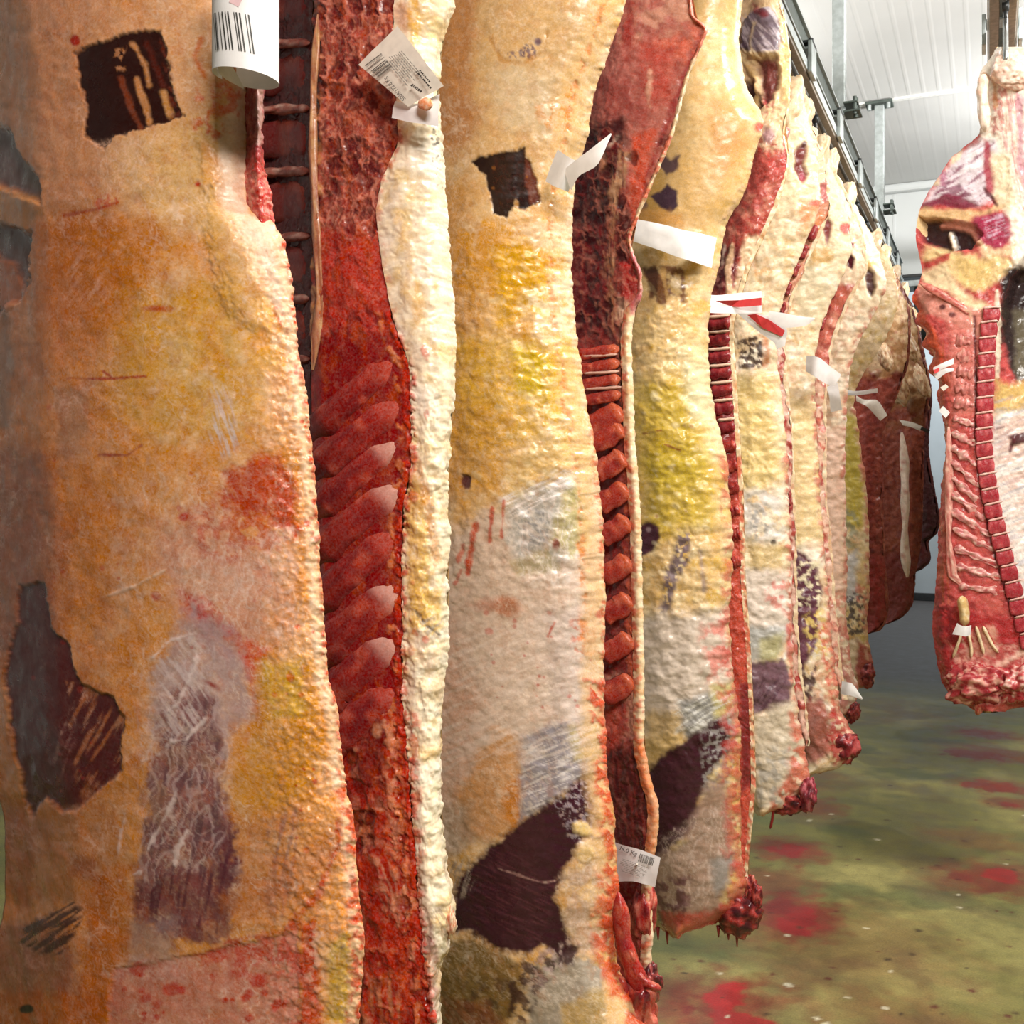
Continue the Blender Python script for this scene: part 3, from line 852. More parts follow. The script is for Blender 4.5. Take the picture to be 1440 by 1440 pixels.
f.paint([
 ('p', [(-40, -20), (330, -20), (330, 240), (300, 300), (60, 300), (-40, 180)], '#d0ac86', 40, 25, .75),
 ('p', [(150, 205), (205, 190), (330, 150), (330, 330), (240, 330), (160, 270)], '#d8b87c', 25, 20, .7),
 ('p', [(40, 305), (150, 300), (235, 318), (215, 380), (200, 440), (130, 470), (40, 430)], '#c17d38', 16, 22, .85),
 ('p', [(110, 340), (145, 370), (150, 420), (110, 430), (80, 420)], '#e3c6ae', 10, 14, .6, ('fibre', -55, 7)),
 ('p', [(0, 420), (100, 380), (140, 430), (120, 500), (40, 560), (0, 540)], '#c98d58', 20, 20, .6),
 ('p', [(180, 420), (330, 380), (390, 480), (360, 600), (220, 620), (140, 560)], '#d4ab58', 35, 30, .7),
 ('p', [(230, 480), (360, 430), (390, 560), (330, 640), (230, 620)], '#d8bd86', 30, 26, .5, ('mottle', 50)),
 ('p', [(300, 540), (330, 560), (335, 640), (310, 650), (295, 600)], '#d8d0cc', 9, 12, .85, ('fibre', 70, 5)),
 ('p', [(75, 545), (125, 540), (120, 650), (80, 640)], '#b59a7c', 8, 8, .8),
 ('p', [(-30, 620), (60, 640), (90, 760), (80, 900), (-30, 950)], '#96604c', 24, 22, .8),
 ('p', [(-30, 660), (100, 620), (180, 820), (120, 960), (60, 800)], '#a9805f', 25, 24, .5, ('mottle', 30)),
 ('p', [(90, 660), (220, 640), (250, 760), (200, 900), (110, 860)], '#cb8d46', 25, 26, .6),
 ('p', [(200, 760), (300, 690), (400, 800), (370, 960), (270, 900)], '#cf9c84', 26, 24, .8),
 ('p', [(312, 665), (365, 640), (395, 635), (418, 690), (420, 745), (370, 735), (330, 720)], '#ac3a34', 12, 16, .85, None, -.001),
 ('p', [(265, 730), (320, 690), (410, 750), (380, 800), (320, 790), (280, 790)], '#b8503c', 14, 18, .7, ('mottle', 22, .1)),
 ('e', (259, 727, 8, 6), '#b8322c', 3, 2, .95), ('e', (219, 838, 7, 6), '#b8322c', 3, 3, .95),
 ('p', [(255, 830), (290, 840), (318, 870), (345, 905), (355, 935), (320, 920), (290, 898), (266, 872)], '#b83234', 7, 10, .9),
 ('p', [(330, 900), (380, 910), (360, 960), (372, 1020), (345, 1050), (352, 980)], '#cf4a3a', 6, 9, .75),
 ('p', [(360, 925), (450, 920), (455, 1050), (440, 1110), (350, 1180), (320, 1120), (340, 1060)], '#c8944a', 14, 18, .85),
 ('p', [(370, 930), (420, 930), (430, 1010), (380, 1010)], '#cdb05c', 10, 14, .7),
 ('p', [(320, 1150), (420, 1130), (410, 1260), (350, 1310), (320, 1250)], '#b98257', 18, 18, .7),
 ('p', [(150, 700), (220, 640), (340, 760), (330, 860), (230, 830), (160, 900)], '#e0c6b0', 20, 26, .5, ('web', 26)),
 ('p', [(240, 780), (415, 740), (420, 900), (330, 890), (260, 850)], '#e6d2c4', 14, 20, .55, ('web', 20)),
 # membrane and the purple muscle under it
 ('p', [(215, 950), (270, 850), (320, 880), (350, 940), (362, 990), (320, 1040), (250, 1030), (205, 1060)], '#b3a3a2', 12, 16, .85),
 ('p', [(226, 1000), (262, 960), (305, 985), (312, 1050), (322, 1140), (336, 1200), (332, 1290), (300, 1335), (250, 1322), (186, 1300), (184, 1240), (206, 1170), (204, 1090)], '#784c50', 9, 16, .95),
 ('p', [(226, 1000), (300, 985), (330, 1200), (320, 1310), (190, 1300), (205, 1100)], '#55303a', 8, 14, .8, ('fibre', 100, 11, -.05)),
 ('p', [(300, 1160), (332, 1180), (330, 1300), (300, 1290)], '#57303c', 8, 12, .6),
 ('p', [(180, 1290), (250, 1290), (240, 1360), (176, 1360)], '#9c8a88', 10, 14, .7),
 ('p', [(195, 950), (300, 900), (330, 1100), (300, 1220), (190, 1240)], '#d8c8c4', 10, 18, .5, ('web', 24)),
 ('p', [(220, 930), (270, 880), (300, 960), (270, 1030), (225, 1040)], '#d9cfcc', 10, 14, .7, ('fibre', 55, 6)),
 ('p', [(385, 1150), (415, 1140), (420, 1230), (390, 1300), (368, 1290)], '#8a6a68', 8, 12, .7, ('fibre', 100, 8, .1)),
 # dark window at the left, ragged below
 ('p', [(27, 822), (62, 820), (70, 880), (82, 895), (98, 910), (102, 940), (110, 962), (160, 980), (172, 1010), (170, 1085), (140, 1110), (110, 1140), (88, 1142), (62, 1120), (45, 1155), (36, 1130), (18, 1050), (4, 960), (14, 900), (24, 880)], '#5a2a2c', 3, 6, 1.0, None, -.003),
 ('p', [(90, 960), (175, 960), (175, 1090), (110, 1140)], '#b98058', 4, 10, .75, ('fibre', -60, 8, -.14)),
 ('p', [(60, 1030), (110, 1000), (100, 1100), (62, 1110)], '#7c5455', 5, 8, .5, ('fibre', -70, 6, -.12)),
 ('p', [(0, 1120), (60, 1160), (40, 1280), (0, 1250)], '#9c6650', 15, 14, .7),
 ('p', [(60, 1160), (170, 1100), (190, 1230), (150, 1290), (60, 1260)], '#c29468', 15, 18, .7),
 ('p', [(130, 1230), (185, 1220), (170, 1440), (110, 1440)], '#bd7336', 14, 18, .85),
 ('p', [(100, 1200), (140, 1210), (130, 1240), (100, 1230)], '#8f5a44', 8, 8, .7),
 ('p', [(-20, 1300), (40, 1290), (110, 1340), (110, 1400), (20, 1410), (-20, 1380)], '#8f6656', 14, 16, .8),
 ('p', [(34, 1300), (62, 1288), (100, 1266), (118, 1282), (104, 1320), (84, 1342), (56, 1342), (28, 1326)], '#493030', 4, 7, .95, ('fibre', -32, 6, .2)),
 ('p', [(-20, 1395), (150, 1395), (150, 1460), (-20, 1460)], '#bb6a30', 14, 14, .8),
 ('e', (37, 1419, 10, 6), '#26201f', 1.5, 2, 1),
 ('p', [(160, 1362), (255, 1348), (330, 1330), (418, 1308), (424, 1452), (148, 1452)], '#cb8d7c', 4, 7, .9, None, -.002),
 ('p', [(270, 1340), (418, 1300), (424, 1380), (380, 1372), (300, 1380)], '#c04f42', 8, 12, .75, ('mottle', 26, .1)),
 ('p', [(160, 1345), (260, 1335), (262, 1380), (165, 1385)], '#d9b8ae', 6, 8, .5, ('web', 14)),
 ('p', [(424, 1300), (445, 1290), (452, 1452), (420, 1452)], '#b8392e', 6, 8, .85),
 ('p', [(430, 1310), (456, 1300), (452, 1390), (432, 1400)], '#d9b9a0', 6, 8, .7, ('mottle', 12)),
 ('p', [(462, 1330), (490, 1310), (500, 1360), (488, 1440), (462, 1440)], '#b9a350', 6, 8, .8),
 ('p', [(478, 1330), (500, 1325), (498, 1355), (484, 1352)], '#7d7268', 3, 4, .8, ('fibre', -45, 4)),
 ('p', [(310, 1260), (470, 1160), (490, 1200), (440, 1290), (330, 1310)], '#bd7f55', 12, 14, .6),
 ('l', [(312, 1340), (340, 1320), (400, 1310), (446, 1260), (475, 1190), (480, 1150)], '#b04034', 5, 8, .7, None, 0, 3),
 # white fat along the loin and the ragged step in the fat beside it
 ('p', [(318, 150), (346, 110), (348, 300), (384, 314), (404, 356), (416, 440), (424, 520), (410, 500), (392, 440), (362, 400), (332, 380), (312, 330), (302, 270), (306, 210)], '#e8d5bb', 7, 9, .95),
 ('p', [(275, 130), (318, 110), (345, 110), (330, 180), (300, 200), (276, 180)], '#cd6248', 8, 14, .8, ('mottle', 18)),
 ('p', [(300, 260), (320, 300), (370, 385), (378, 470), (330, 440), (290, 340)], '#d6b070', 16, 14, .8, None, .0045),
 ('p', [(280, 200), (304, 200), (306, 260), (282, 270)], '#d7a868', 8, 9, .8, None, .003),
 ('p', [(385, 300), (402, 340), (410, 430), (398, 410), (384, 340)], '#cf6a4c', 5, 8, .6, ('mottle', 14)),
 ('p', [(386, 430), (410, 430), (424, 520), (430, 600), (412, 560)], '#c14a3c', 5, 8, .8, ('mottle', 12)),
])
f.cloud([('#ecd8c0', 9, .22, 55, 2.5), ('#b5602c', 22, .26, 75, 1.6), ('#e8c08a', 34, .18, 20, 1.3), ('#a8503e', 14, .14, 80, 2.5)], True)
f.strands('#f0e2d0', 22, .38)
for pts in ([(278, 925), (266, 955), (250, 990), (236, 1000)], [(242, 1040), (222, 1062), (200, 1070)], [(250, 1110), (232, 1150), (214, 1180), (206, 1200)], [(264, 1168), (250, 1192), (246, 1216)], [(290, 1010), (262, 1040), (240, 1044)], [(170, 1238), (196, 1226)], [(176, 1146), (166, 1200)], [(205, 935), (240, 900), (275, 890)]):
    f.paint([('l', pts, '#eadfd8', 2.2, 6, .7, None, .0006, 1.6)])
# stripped hide brand, dark with bright gaps
f.paint([
 ('p', [(101, 74), (130, 62), (205, 40), (226, 42), (236, 95), (250, 150), (258, 162), (236, 168), (200, 182), (162, 190), (146, 211), (118, 190), (120, 140), (112, 110)], '#2f1a17', 2.5, 7, 1, None, -.002),
 ('p', [(160, 70), (176, 66), (172, 84), (180, 100), (162, 98)], '#b98a62', 2, 5, .85, ('mottle', 9)),
 ('l', [(186, 62), (202, 90), (208, 118)], '#c39468', 3, 4, .9, None, 0, 3), ('l', [(190, 110), (204, 150), (208, 172)], '#c9986a', 3, 4, .9, None, 0, 4),
 ('l', [(168, 110), (182, 150), (196, 178)], '#7a4532', 3, 4, .9, None, 0, 4), ('l', [(228, 130), (238, 160)], '#c79a68', 3, 3, .9, None, 0, 5),
 ('l', [(205, 60), (228, 120)], '#54271f', 3, 4, .8, None, 0, 4), ('p', [(222, 50), (240, 90), (255, 160), (238, 165)], '#6b3526', 4, 6, .6, ('mottle', 12)),
 ('e', (105, 57, 6, 7), '#a8332b', 2, 2, .95), ('l', [(283, 55), (274, 80), (288, 108)], '#c46a3c', 3, 3, .7, None, 0, 3),
 ('l', [(90, 303), (128, 296), (165, 285)], '#a34a38', 2, 3, .75, None, 0, 2), ('p', [(130, 280), (165, 268), (168, 284), (135, 300)], '#c4604a', 4, 5, .7, ('mottle', 10)),
 ('l', [(95, 532), (150, 533), (205, 529)], '#a9453c', 1.5, 4, .85, None, 0, 1.5), ('l', [(145, 522), (160, 533)], '#a9453c', 1.5, 3, .8, None, 0, 1.5),
 ('l', [(140, 640), (180, 640), (198, 626)], '#94403c', 2, 3, .8, None, 0, 1.5), ('e', (222, 434, 18, 4), '#b4503a', 3, 3, .8),
 ('e', (278, 259, 5, 4), '#b8382e', 2, 2, .9), ('p', [(130, 200), (200, 190), (210, 260), (150, 280)], '#e6cdb0', 8, 10, .7, ('web', 12)),
 ('l', [(150, 838), (190, 824), (232, 802)], '#e3cdb4', 2, 4, .85, None, .001, 2), ('e', (298, 963, 10, 3, 30), '#8d3a34', 3, 2, .9),
 # the thinner flank at the far left: grey-violet skin and fat folds
 ('p', [(-30, 170), (10, 185), (30, 230), (52, 260), (52, 280), (20, 270), (-30, 250)], '#6f5a60', 6, 8, .9, None, -.012),
 ('p', [(20, 215), (40, 235), (45, 265), (25, 262)], '#97948c', 5, 6, .7), ('p', [(-30, 260), (40, 275), (60, 300), (30, 330), (-30, 310)], '#c59a5c', 8, 9, .8),
 ('p', [(-30, 310), (15, 318), (40, 330), (34, 390), (24, 420), (-30, 460)], '#5d4448', 7, 9, .9, None, -.012), ('p', [(-30, 350), (14, 370), (26, 410), (10, 440), (-30, 430)], '#bb7c50', 6, 8, .9, None, .004),
 ('p', [(-30, 440), (12, 430), (20, 520), (10, 600), (-30, 610)], '#a3907e', 8, 9, .8),
])
f.edge_band('r', 9, '#e9cfa8', 6, 6, .8, None, .001, 330, 1440, 8)
f.edge_band('r', 4, '#c8402f', 4, 9, .85, ('mottle', 10), .0015, 340, 1440, 2)
f.edge_band('r', 12, '#c2472f', 6, 12, .75, ('mottle', 16), 0, 1080, 1440, 6)
f.edge_band('r', 5, '#ead6b8', 4, 8, .6, ('mottle', 20), .001, 420, 1300, 14)
f.specks(26, (170, 1360, 420, 1445), '#bb3a30', 3, 10, .8, 1.3, -35)
f.specks(30, (30, 560, 440, 1200), '#b5473a', 2, 5, .55)
f.specks(40, (405, 400, 500, 1300), '#bd3a2e', 2, 6, .8)
f.specks(46, (230, 380, 440, 760), '#efdcc0', 2, 9, .35, 1.8, -60, .0006)
f.lumps(.0011, .050, 1.3, .0001)
f.h += (.0005 * fbm(f.px / 22, f.py / 17, 2, 93) * (.3 + .7 * sst(-.1, .3, fbm(f.px / 90, f.py / 90, 3, 94)))).astype(np.float32)
f.sat(1.10, 1)
f.col *= np.array([.93, .82, .84], np.float32)
f.col[..., 1:] *= (1 - .20 * (1 - sst(60, 260, f.px)))[..., None].astype(np.float32)                # left flank tinted redder to offset green bounce light off the floor
f.h += (.0022 * sst(330, 430, f.px) * (fbm(f.px / 12, f.py / 12, 3, 91))).astype(np.float32)
f.build('fat_cover', FATSMOOTH, t1, back=.10)
# the red muscle end that stands out beside the loin
g = Sheet([([(338, -10), (340, 115), (342, 200), (337, 290), (345, 316)], Y1 + .005), ([(357, -10), (360, 115), (362, 200), (362, 260), (366, 314)], Y1 - .012), ([(372, -10), (371, 115), (368, 190), (372, 240), (382, 280), (384, 310)], Y1 + .008)], rows(-10, 318, 1.8), 34, jit=2, seed=61)
g.base(['#a5484a', '#8f333c', '#c06a62'], .02, .6, .3).paint([('p', [(335, 220), (390, 220), (390, 320), (335, 320)], '#b93a32', 14, 10, .8), ('l', [(366, 110), (364, 200)], '#d9b3a8', 3, 4, .7, None, 0, 3), ('p', [(335, 240), (390, 240), (390, 320), (335, 320)], '#e08a78', 4, 6, .7, ('mottle', 7))])
g.lumps(.0022, .010, 1, .001)
g.build('loin_muscle_end', MEAT, t1)
# hanging leg above the frame is part of the same fat cover; the foreleg bone below it
lump('neck_stump', 430, 2215, Y1 + .05, (70, 90, .06), ['#5a1f22', '#8f3430', '#c4625a'], t1, 3)

# ---- second side: its sawn inner face, ribs deep at the left, bright back fat at the right
Y2 = 1.15
t2 = side('2', Y2, 'second beef side, red sawn spine and ribs facing out, tag at the top', x=-.8)
top2 = [(613, -850)]
cavL = [(560, -850), (420, -500), (300, -20), (290, 500), (330, 900), (380, 1440), (420, 1700), (500, 1850)]
cavM = [(570, -850), (450, -500), (370, -20), (380, 500), (410, 900), (450, 1440), (480, 1700), (520, 1850)]
spL = [(580, -850), (490, -500), (441, -20), (440, 300), (438, 500), (440, 700), (452, 900), (470, 1050), (492, 1200), (505, 1320), (500, 1440), (510, 1700), (540, 1850)]
spR = [(610, -850), (580, -500), (556, -20), (552, 80), (560, 190), (536, 260), (530, 300), (540, 380), (554, 450), (576, 520), (580, 640), (568, 720), (566, 800), (566, 960), (574, 1060), (582, 1160), (588, 1250), (596, 1330), (606, 1440), (600, 1700), (570, 1850)]
ftR = [(640, -850), (660, -500), (641, -20), (640, 5), (624, 55), (617, 125), (622, 190), (626, 260), (631, 330), (636, 400), (641, 500), (635, 600), (630, 690), (631, 800), (630, 900), (622, 1000), (620, 1100), (626, 1190), (638, 1270), (640, 1295), (630, 1330), (618, 1370), (621, 1440), (620, 1700), (590, 1850)]
rr = rows(-12, 1452, 1.8, -850, 1850)
f = Sheet([(cavL, Y2 + .10), (cavM, Y2 + .11), (spL, Y2 + .055)], rr, 80, seed=2)
f.base(['#6e3230', '#57282a', '#84423a'], .03, .6)
f.paint([('p', [(370, -20), (445, -20), (445, 500), (370, 500)], '#4d2426', 20, 10, .7), ('p', [(380, 480), (460, 480), (500, 1440), (380, 1440)], '#5c2527', 30, 10, .6)])
f.lumps(.002, .02, .5, .002)
f.build('rib_cage_wall', MEAT, t2)
rp = random.Random(3)
for i, y in enumerate((-38, 60, 152, 240, 332, 420, 505)):
    bar('rib', [(352, y + 4), (395, y + 2), (436, y)], lambda c: Y2 + .10 - .045 * np.clip((c[:, 0] - 395) / 45, 0, 1), 15, .016, ['#b87868', '#d4b0a0', '#8a4a42'], t2, seed=i, n=16, m=8, amp=.25)
    bar('intercostal_muscle', [(352, y + 44), (395, y + 44), (434, y + 42)], lambda c: Y2 + .105 - .045 * np.clip((c[:, 0] - 395) / 45, 0, 1), 60, .012, ['#843a34', '#954a3c', '#6a2a2a'], t2, seed=i + 20, n=14, m=8)
# spine face
f = Sheet([(spL, Y2 + .012), (mids(spL, spR, (.12,))[0], Y2), (mids(spL, spR, (.6,))[0], Y2 - .004), (spR, Y2)], rr, 88, jit=2.5, seed=3, sk=[0, .12, .6, 1])
f.base(['#8d3331', '#a0443b', '#73272b', '#a85046'], .045, .55)
f.paint([
 ('p', [(430, -20), (560, -20), (555, 260), (530, 340), (440, 330)], '#6a2628', 24, 18, .75), ('p', [(445, -20), (560, -20), (550, 330), (445, 330)], '#a24a42', 10, 14, .75, ('mottle', 22, -.05)),
 ('p', [(450, -20), (550, -20), (545, 320), (450, 320)], '#46191e', 6, 10, .85, ('mottle', 15, -.16)), ('p', [(450, -20), (550, -20), (545, 320), (450, 320)], '#c9907c', 4, 8, .7, ('web', 15)),
 ('p', [(460, 190), (535, 190), (535, 260), (465, 260)], '#35171b', 8, 10, .75, ('mottle', 12)), ('p', [(508, 340), (540, 330), (545, 420), (515, 420)], '#c9645c', 14, 12, .5),
 ('p', [(455, 330), (535, 310), (548, 440), (540, 480), (455, 470)], '#ab4840', 14, 16, .7), ('p', [(480, 430), (545, 440), (545, 490), (470, 490)], '#6b2428', 8, 12, .7, ('mottle', 14)),
 ('p', [(440, 470), (575, 480), (570, 1000), (450, 1000)], '#7b2527', 16, 12, .85),
 ('p', [(470, 1000), (580, 1000), (610, 1452), (500, 1452)], '#b23f33', 16, 14, .8), ('p', [(475, 1010), (545, 1010), (540, 1110), (500, 1110), (478, 1060)], '#6f2a28', 8, 9, .9),
 ('p', [(490, 1140), (524, 1140), (522, 1190), (500, 1200)], '#4a1c1d', 5, 6, .95, None, -.006), ('p', [(500, 1160), (540, 1090), (565, 1150), (560, 1200), (520, 1210)], '#d08a70', 9, 12, .6, ('mottle', 18)),
 ('p', [(528, 1220), (560, 1210), (560, 1280), (536, 1280)], '#d9a58e', 6, 9, .7, ('fibre', 70, 6)), ('p', [(505, 1330), (600, 1320), (606, 1452), (505, 1452)], '#c25444', 12, 12, .7, ('mottle', 24)),
 ('p', [(510, 1380), (560, 1370), (560, 1450), (510, 1450)], '#cf9a76', 8, 12, .7, ('fibre', 85, 9)), ('l', [(556, 1010), (562, 1150), (572, 1300), (580, 1400)], '#6d2321', 4, 6, .75, ('mottle', 12), -.003, 5),
 ('l', [(546, 1000), (553, 1150), (560, 1300)], '#dda283', 5, 6, .7, ('mottle', 16, .1), .002, 6),
])
f.edge_band('l', 6, '#c4a070', 4, 6, .8, ('mottle', 30, .1), .002, -20, 480, 6)
f.edge_band('r', 7, '#b83a30', 5, 8, .85, ('mottle', 16, .15), .003, 440, 1440, 4)
f.edge_band('r', 6, '#d88f6a', 4, 8, .7, ('mottle', 18), .002, 440, 1440, 16)
f.specks(60, (445, 0, 560, 330), '#d98878', 1, 4, .6, 1.4, 40)
f.specks(40, (480, 1000, 600, 1440), '#e0b090', 2, 6, .6, 1.6, 80, .001)
f.cells(24, '#c48474', '#4a181d', .95, -40, 345)
f.cells(11, '#b86a5c', '#5a2024', .5, -40, 345, 25, -.001)
f.cells(34, '#cf8a70', '#7a2626', .6, 1060, 1460, 30, -.003)
q_ = 1 - .85 * sst(455, 500, f.py) * (1 - sst(990, 1030, f.py))
f.cloud([('#d79a84', 12, .14, 75, 2), ('#6d2226', 26, .28, 60, 1.5), ('#cc6a40', 18, .28, 85, 2.4)])
f.sat(1.18, 1)
f.lumps(.0034, .024, .9, .0010, q_)
f.build('sawn_spine_face', MEAT, t2)
for i, (y, x1, wd) in enumerate([(508, 552, 40), (566, 560, 44), (622, 556, 40), (684, 558, 46), (752, 552, 46), (826, 556, 50), (900, 552, 50), (968, 552, 46)]):
    bar('feather_bone', [(425 + i * 3, y + 118), (470, y + 74), (x1 - 22, y + 18), (x1 + 4, y - 6)], lambda c: Y2 + .004 + .02 * np.clip((455 - c[:, 0]) / 30, 0, 1), wd * 1.12, .013, ['#a83c34', '#bc5444', '#82282a'], t2, grad=.45, seed=40 + i, n=60, m=18, amp=.08, ends=('#cf9a8c' if i in (2, 3, 5, 6) else '#b24e42', .72), taper=.6, flat=.85)
bar('chine_fat_strip', [(447, 20), (441, 120), (440, 220), (444, 310), (450, 420), (440, 520)], Y2 + .002, 12, .008, ['#b5825c', '#d0a878', '#9a5a48'], t2, seed=77, n=40, m=8, amp=.4)
# back fat
fm = mids(spR, ftR, (.25, .55, .85))
f = Sheet([(spR, Y2 - .002), (fm[0], Y2 - .004), (fm[1], Y2 + .004), (fm[2], Y2 + .022), (ftR, Y2 + .055)], rr, 62, jit=2.0, seed=4, sk=[0, .25, .55, .85, 1])
f.base(['#ecdcbc', '#f0e4cc', '#e2c68e', '#f2e9d8'], .07, .5)
f.paint([
 ('p', [(575, -10), (590, -10), (592, 60), (580, 72), (574, 30)], '#d8a848', 5, 7, .9), ('p', [(552, 10), (572, 0), (574, 50), (556, 40)], '#d0906a', 6, 6, .6),
 ('e', (578, 278, 10, 8), '#dcc070', 5, 4, .6), ('p', [(578, 380), (596, 400), (600, 450), (582, 460)], '#dba958', 5, 7, .7), ('e', (613, 400, 4, 8), '#d2a055', 3, 3, .7),
 ('p', [(572, 640), (600, 700), (606, 800), (600, 880), (575, 900), (570, 760)], '#dfb25c', 9, 10, .85), ('p', [(580, 820), (622, 830), (624, 880), (606, 900), (578, 880)], '#dcb258', 6, 8, .8),
 ('p', [(588, 640), (606, 700), (620, 790), (612, 800), (596, 730)], '#c98546', 4, 6, .6), ('p', [(540, 185), (566, 180), (556, 230), (540, 262)], '#cf5a48', 6, 9, .8, ('mottle', 14)),
 ('p', [(585, 870), (622, 868), (620, 905), (600, 896)], '#9c948c', 3, 5, .75, ('fibre', -35, 5)), ('l', [(584, 860), (600, 880), (618, 892)], '#4d3f3a', 1.5, 4, .8, None, -.002, 1.5),
 ('l', [(590, 960), (596, 1000)], '#4a3a34', 1.5, 3, .8, None, 0, 1.5), ('p', [(585, 900), (625, 900), (622, 990), (588, 990)], '#d8c2a0', 8, 9, .6, ('mottle', 20)),
 ('p', [(574, 1000), (590, 1000), (596, 1200), (590, 1300), (580, 1160)], '#cc5a42', 6, 9, .75, ('mottle', 18, .1)), ('p', [(600, 1280), (640, 1260), (630, 1340), (604, 1330)], '#8e7868', 4, 6, .7, ('fibre', 60, 5)),
 ('p', [(596, 1330), (606, 1300), (618, 1340), (616, 1452), (604, 1452)], '#8a4c48', 5, 6, .75), ('p', [(585, 1360), (604, 1340), (612, 1440), (596, 1440)], '#c63c2c', 5, 8, .7, ('mottle', 14)),
])
f.specks(34, (606, 180, 622, 268), '#2a2a2c', .8, 2.4, .9)
f.edge_band('l', 5, '#c9402f', 3, 7, .85, ('mottle', 11), .003, 470, 1440, 2)
f.edge_band('l', 4, '#c0604c', 3, 6, .6, ('mottle', 14), .001, 180, 470, 2)
f.specks(24, (560, 480, 600, 1400), '#c23a2c', 2, 6, .7, 1.6, 80, .001)
f.cloud([('#d9a868', 20, .35, 80, 2.5), ('#f4ead8', 12, .35, 70, 2), ('#c98a5c', 34, .18, 80, 2)])
f.lumps(.0024, .022, 1.1, .0008)
f.h += (.0035 * fbm(f.px / 16, f.py / 20, 3, 92) * sst(480, 620, f.py)).astype(np.float32)
f.build('back_fat', FAT, t2)
# outer back of the shell, closing the side behind
f = Sheet([(ftR, Y2 + .055), (mids(cavL, ftR, (.8,))[0], Y2 + .12), (mids(cavL, ftR, (.4,))[0], Y2 + .17), (cavL, Y2 + .10)], rows(-12, 1452, 30, -850, 1850), 14, seed=5)
f.base(['#dcc092', '#c99a58'], .1)
f.build('outer_fat', FAT, t2)
lump('fat_tassel', 632, 1296, Y2 + .035, (9, 24, .02), ['#e8cfae', '#e0b898', '#d07a5c'], t2, 5, .25)
lump('neck_stump', 545, 1835, Y2 + .05, (50, 60, .05), ['#5a1f22', '#8f3430', '#c4625a'], t2, 6)
# ---- third side: pale fat face with a brand, dark muscle low down
Y3 = 1.70
t3 = side('3', Y3, 'third beef side, yellow-white fat face with dark square brand and big dark muscle below', x=-.8)
p3 = proj(RX1, Y3, RZ - .14)
R3 = [(p3[0] + 20, p3[1]), (p3[0] + 90, p3[1] + 150), (900, -250), (884, -60), (880, 0), (872, 30), (850, 90), (834, 140), (826, 190), (812, 240), (805, 300), (804, 370), (807, 440), (812, 480), (822, 560), (834, 620), (842, 680), (847, 760), (850, 860), (848, 960), (850, 1040), (852, 1090), (862, 1140), (866, 1200), (868, 1260), (862, 1310), (870, 1360), (895, 1410), (915, 1460), (880, 1540), (800, 1600)]
L3 = [(p3[0] - 20, p3[1]), (p3[0] - 90, p3[1] + 150), (590, -250), (560, 0), (540, 700), (550, 1300), (600, 1460), (720, 1600)]
c, k = outer_cols(L3, R3, Y3, .10, .06)
f = Sheet(c, rows(-12, 1452, 1.7, p3[1], 1600), 190, jit=1.6, seed=7, sk=k)
f.base(['#d9b27a', '#e2c596', '#d3a356', '#e8d2ac'], .10, .5)
f.cloud([('#f0dfbe', 12, .34, 30, 1.8), ('#c48a4c', 34, .26, 50, 1.6), ('#e2c290', 20, .25, 80, 1.4)])
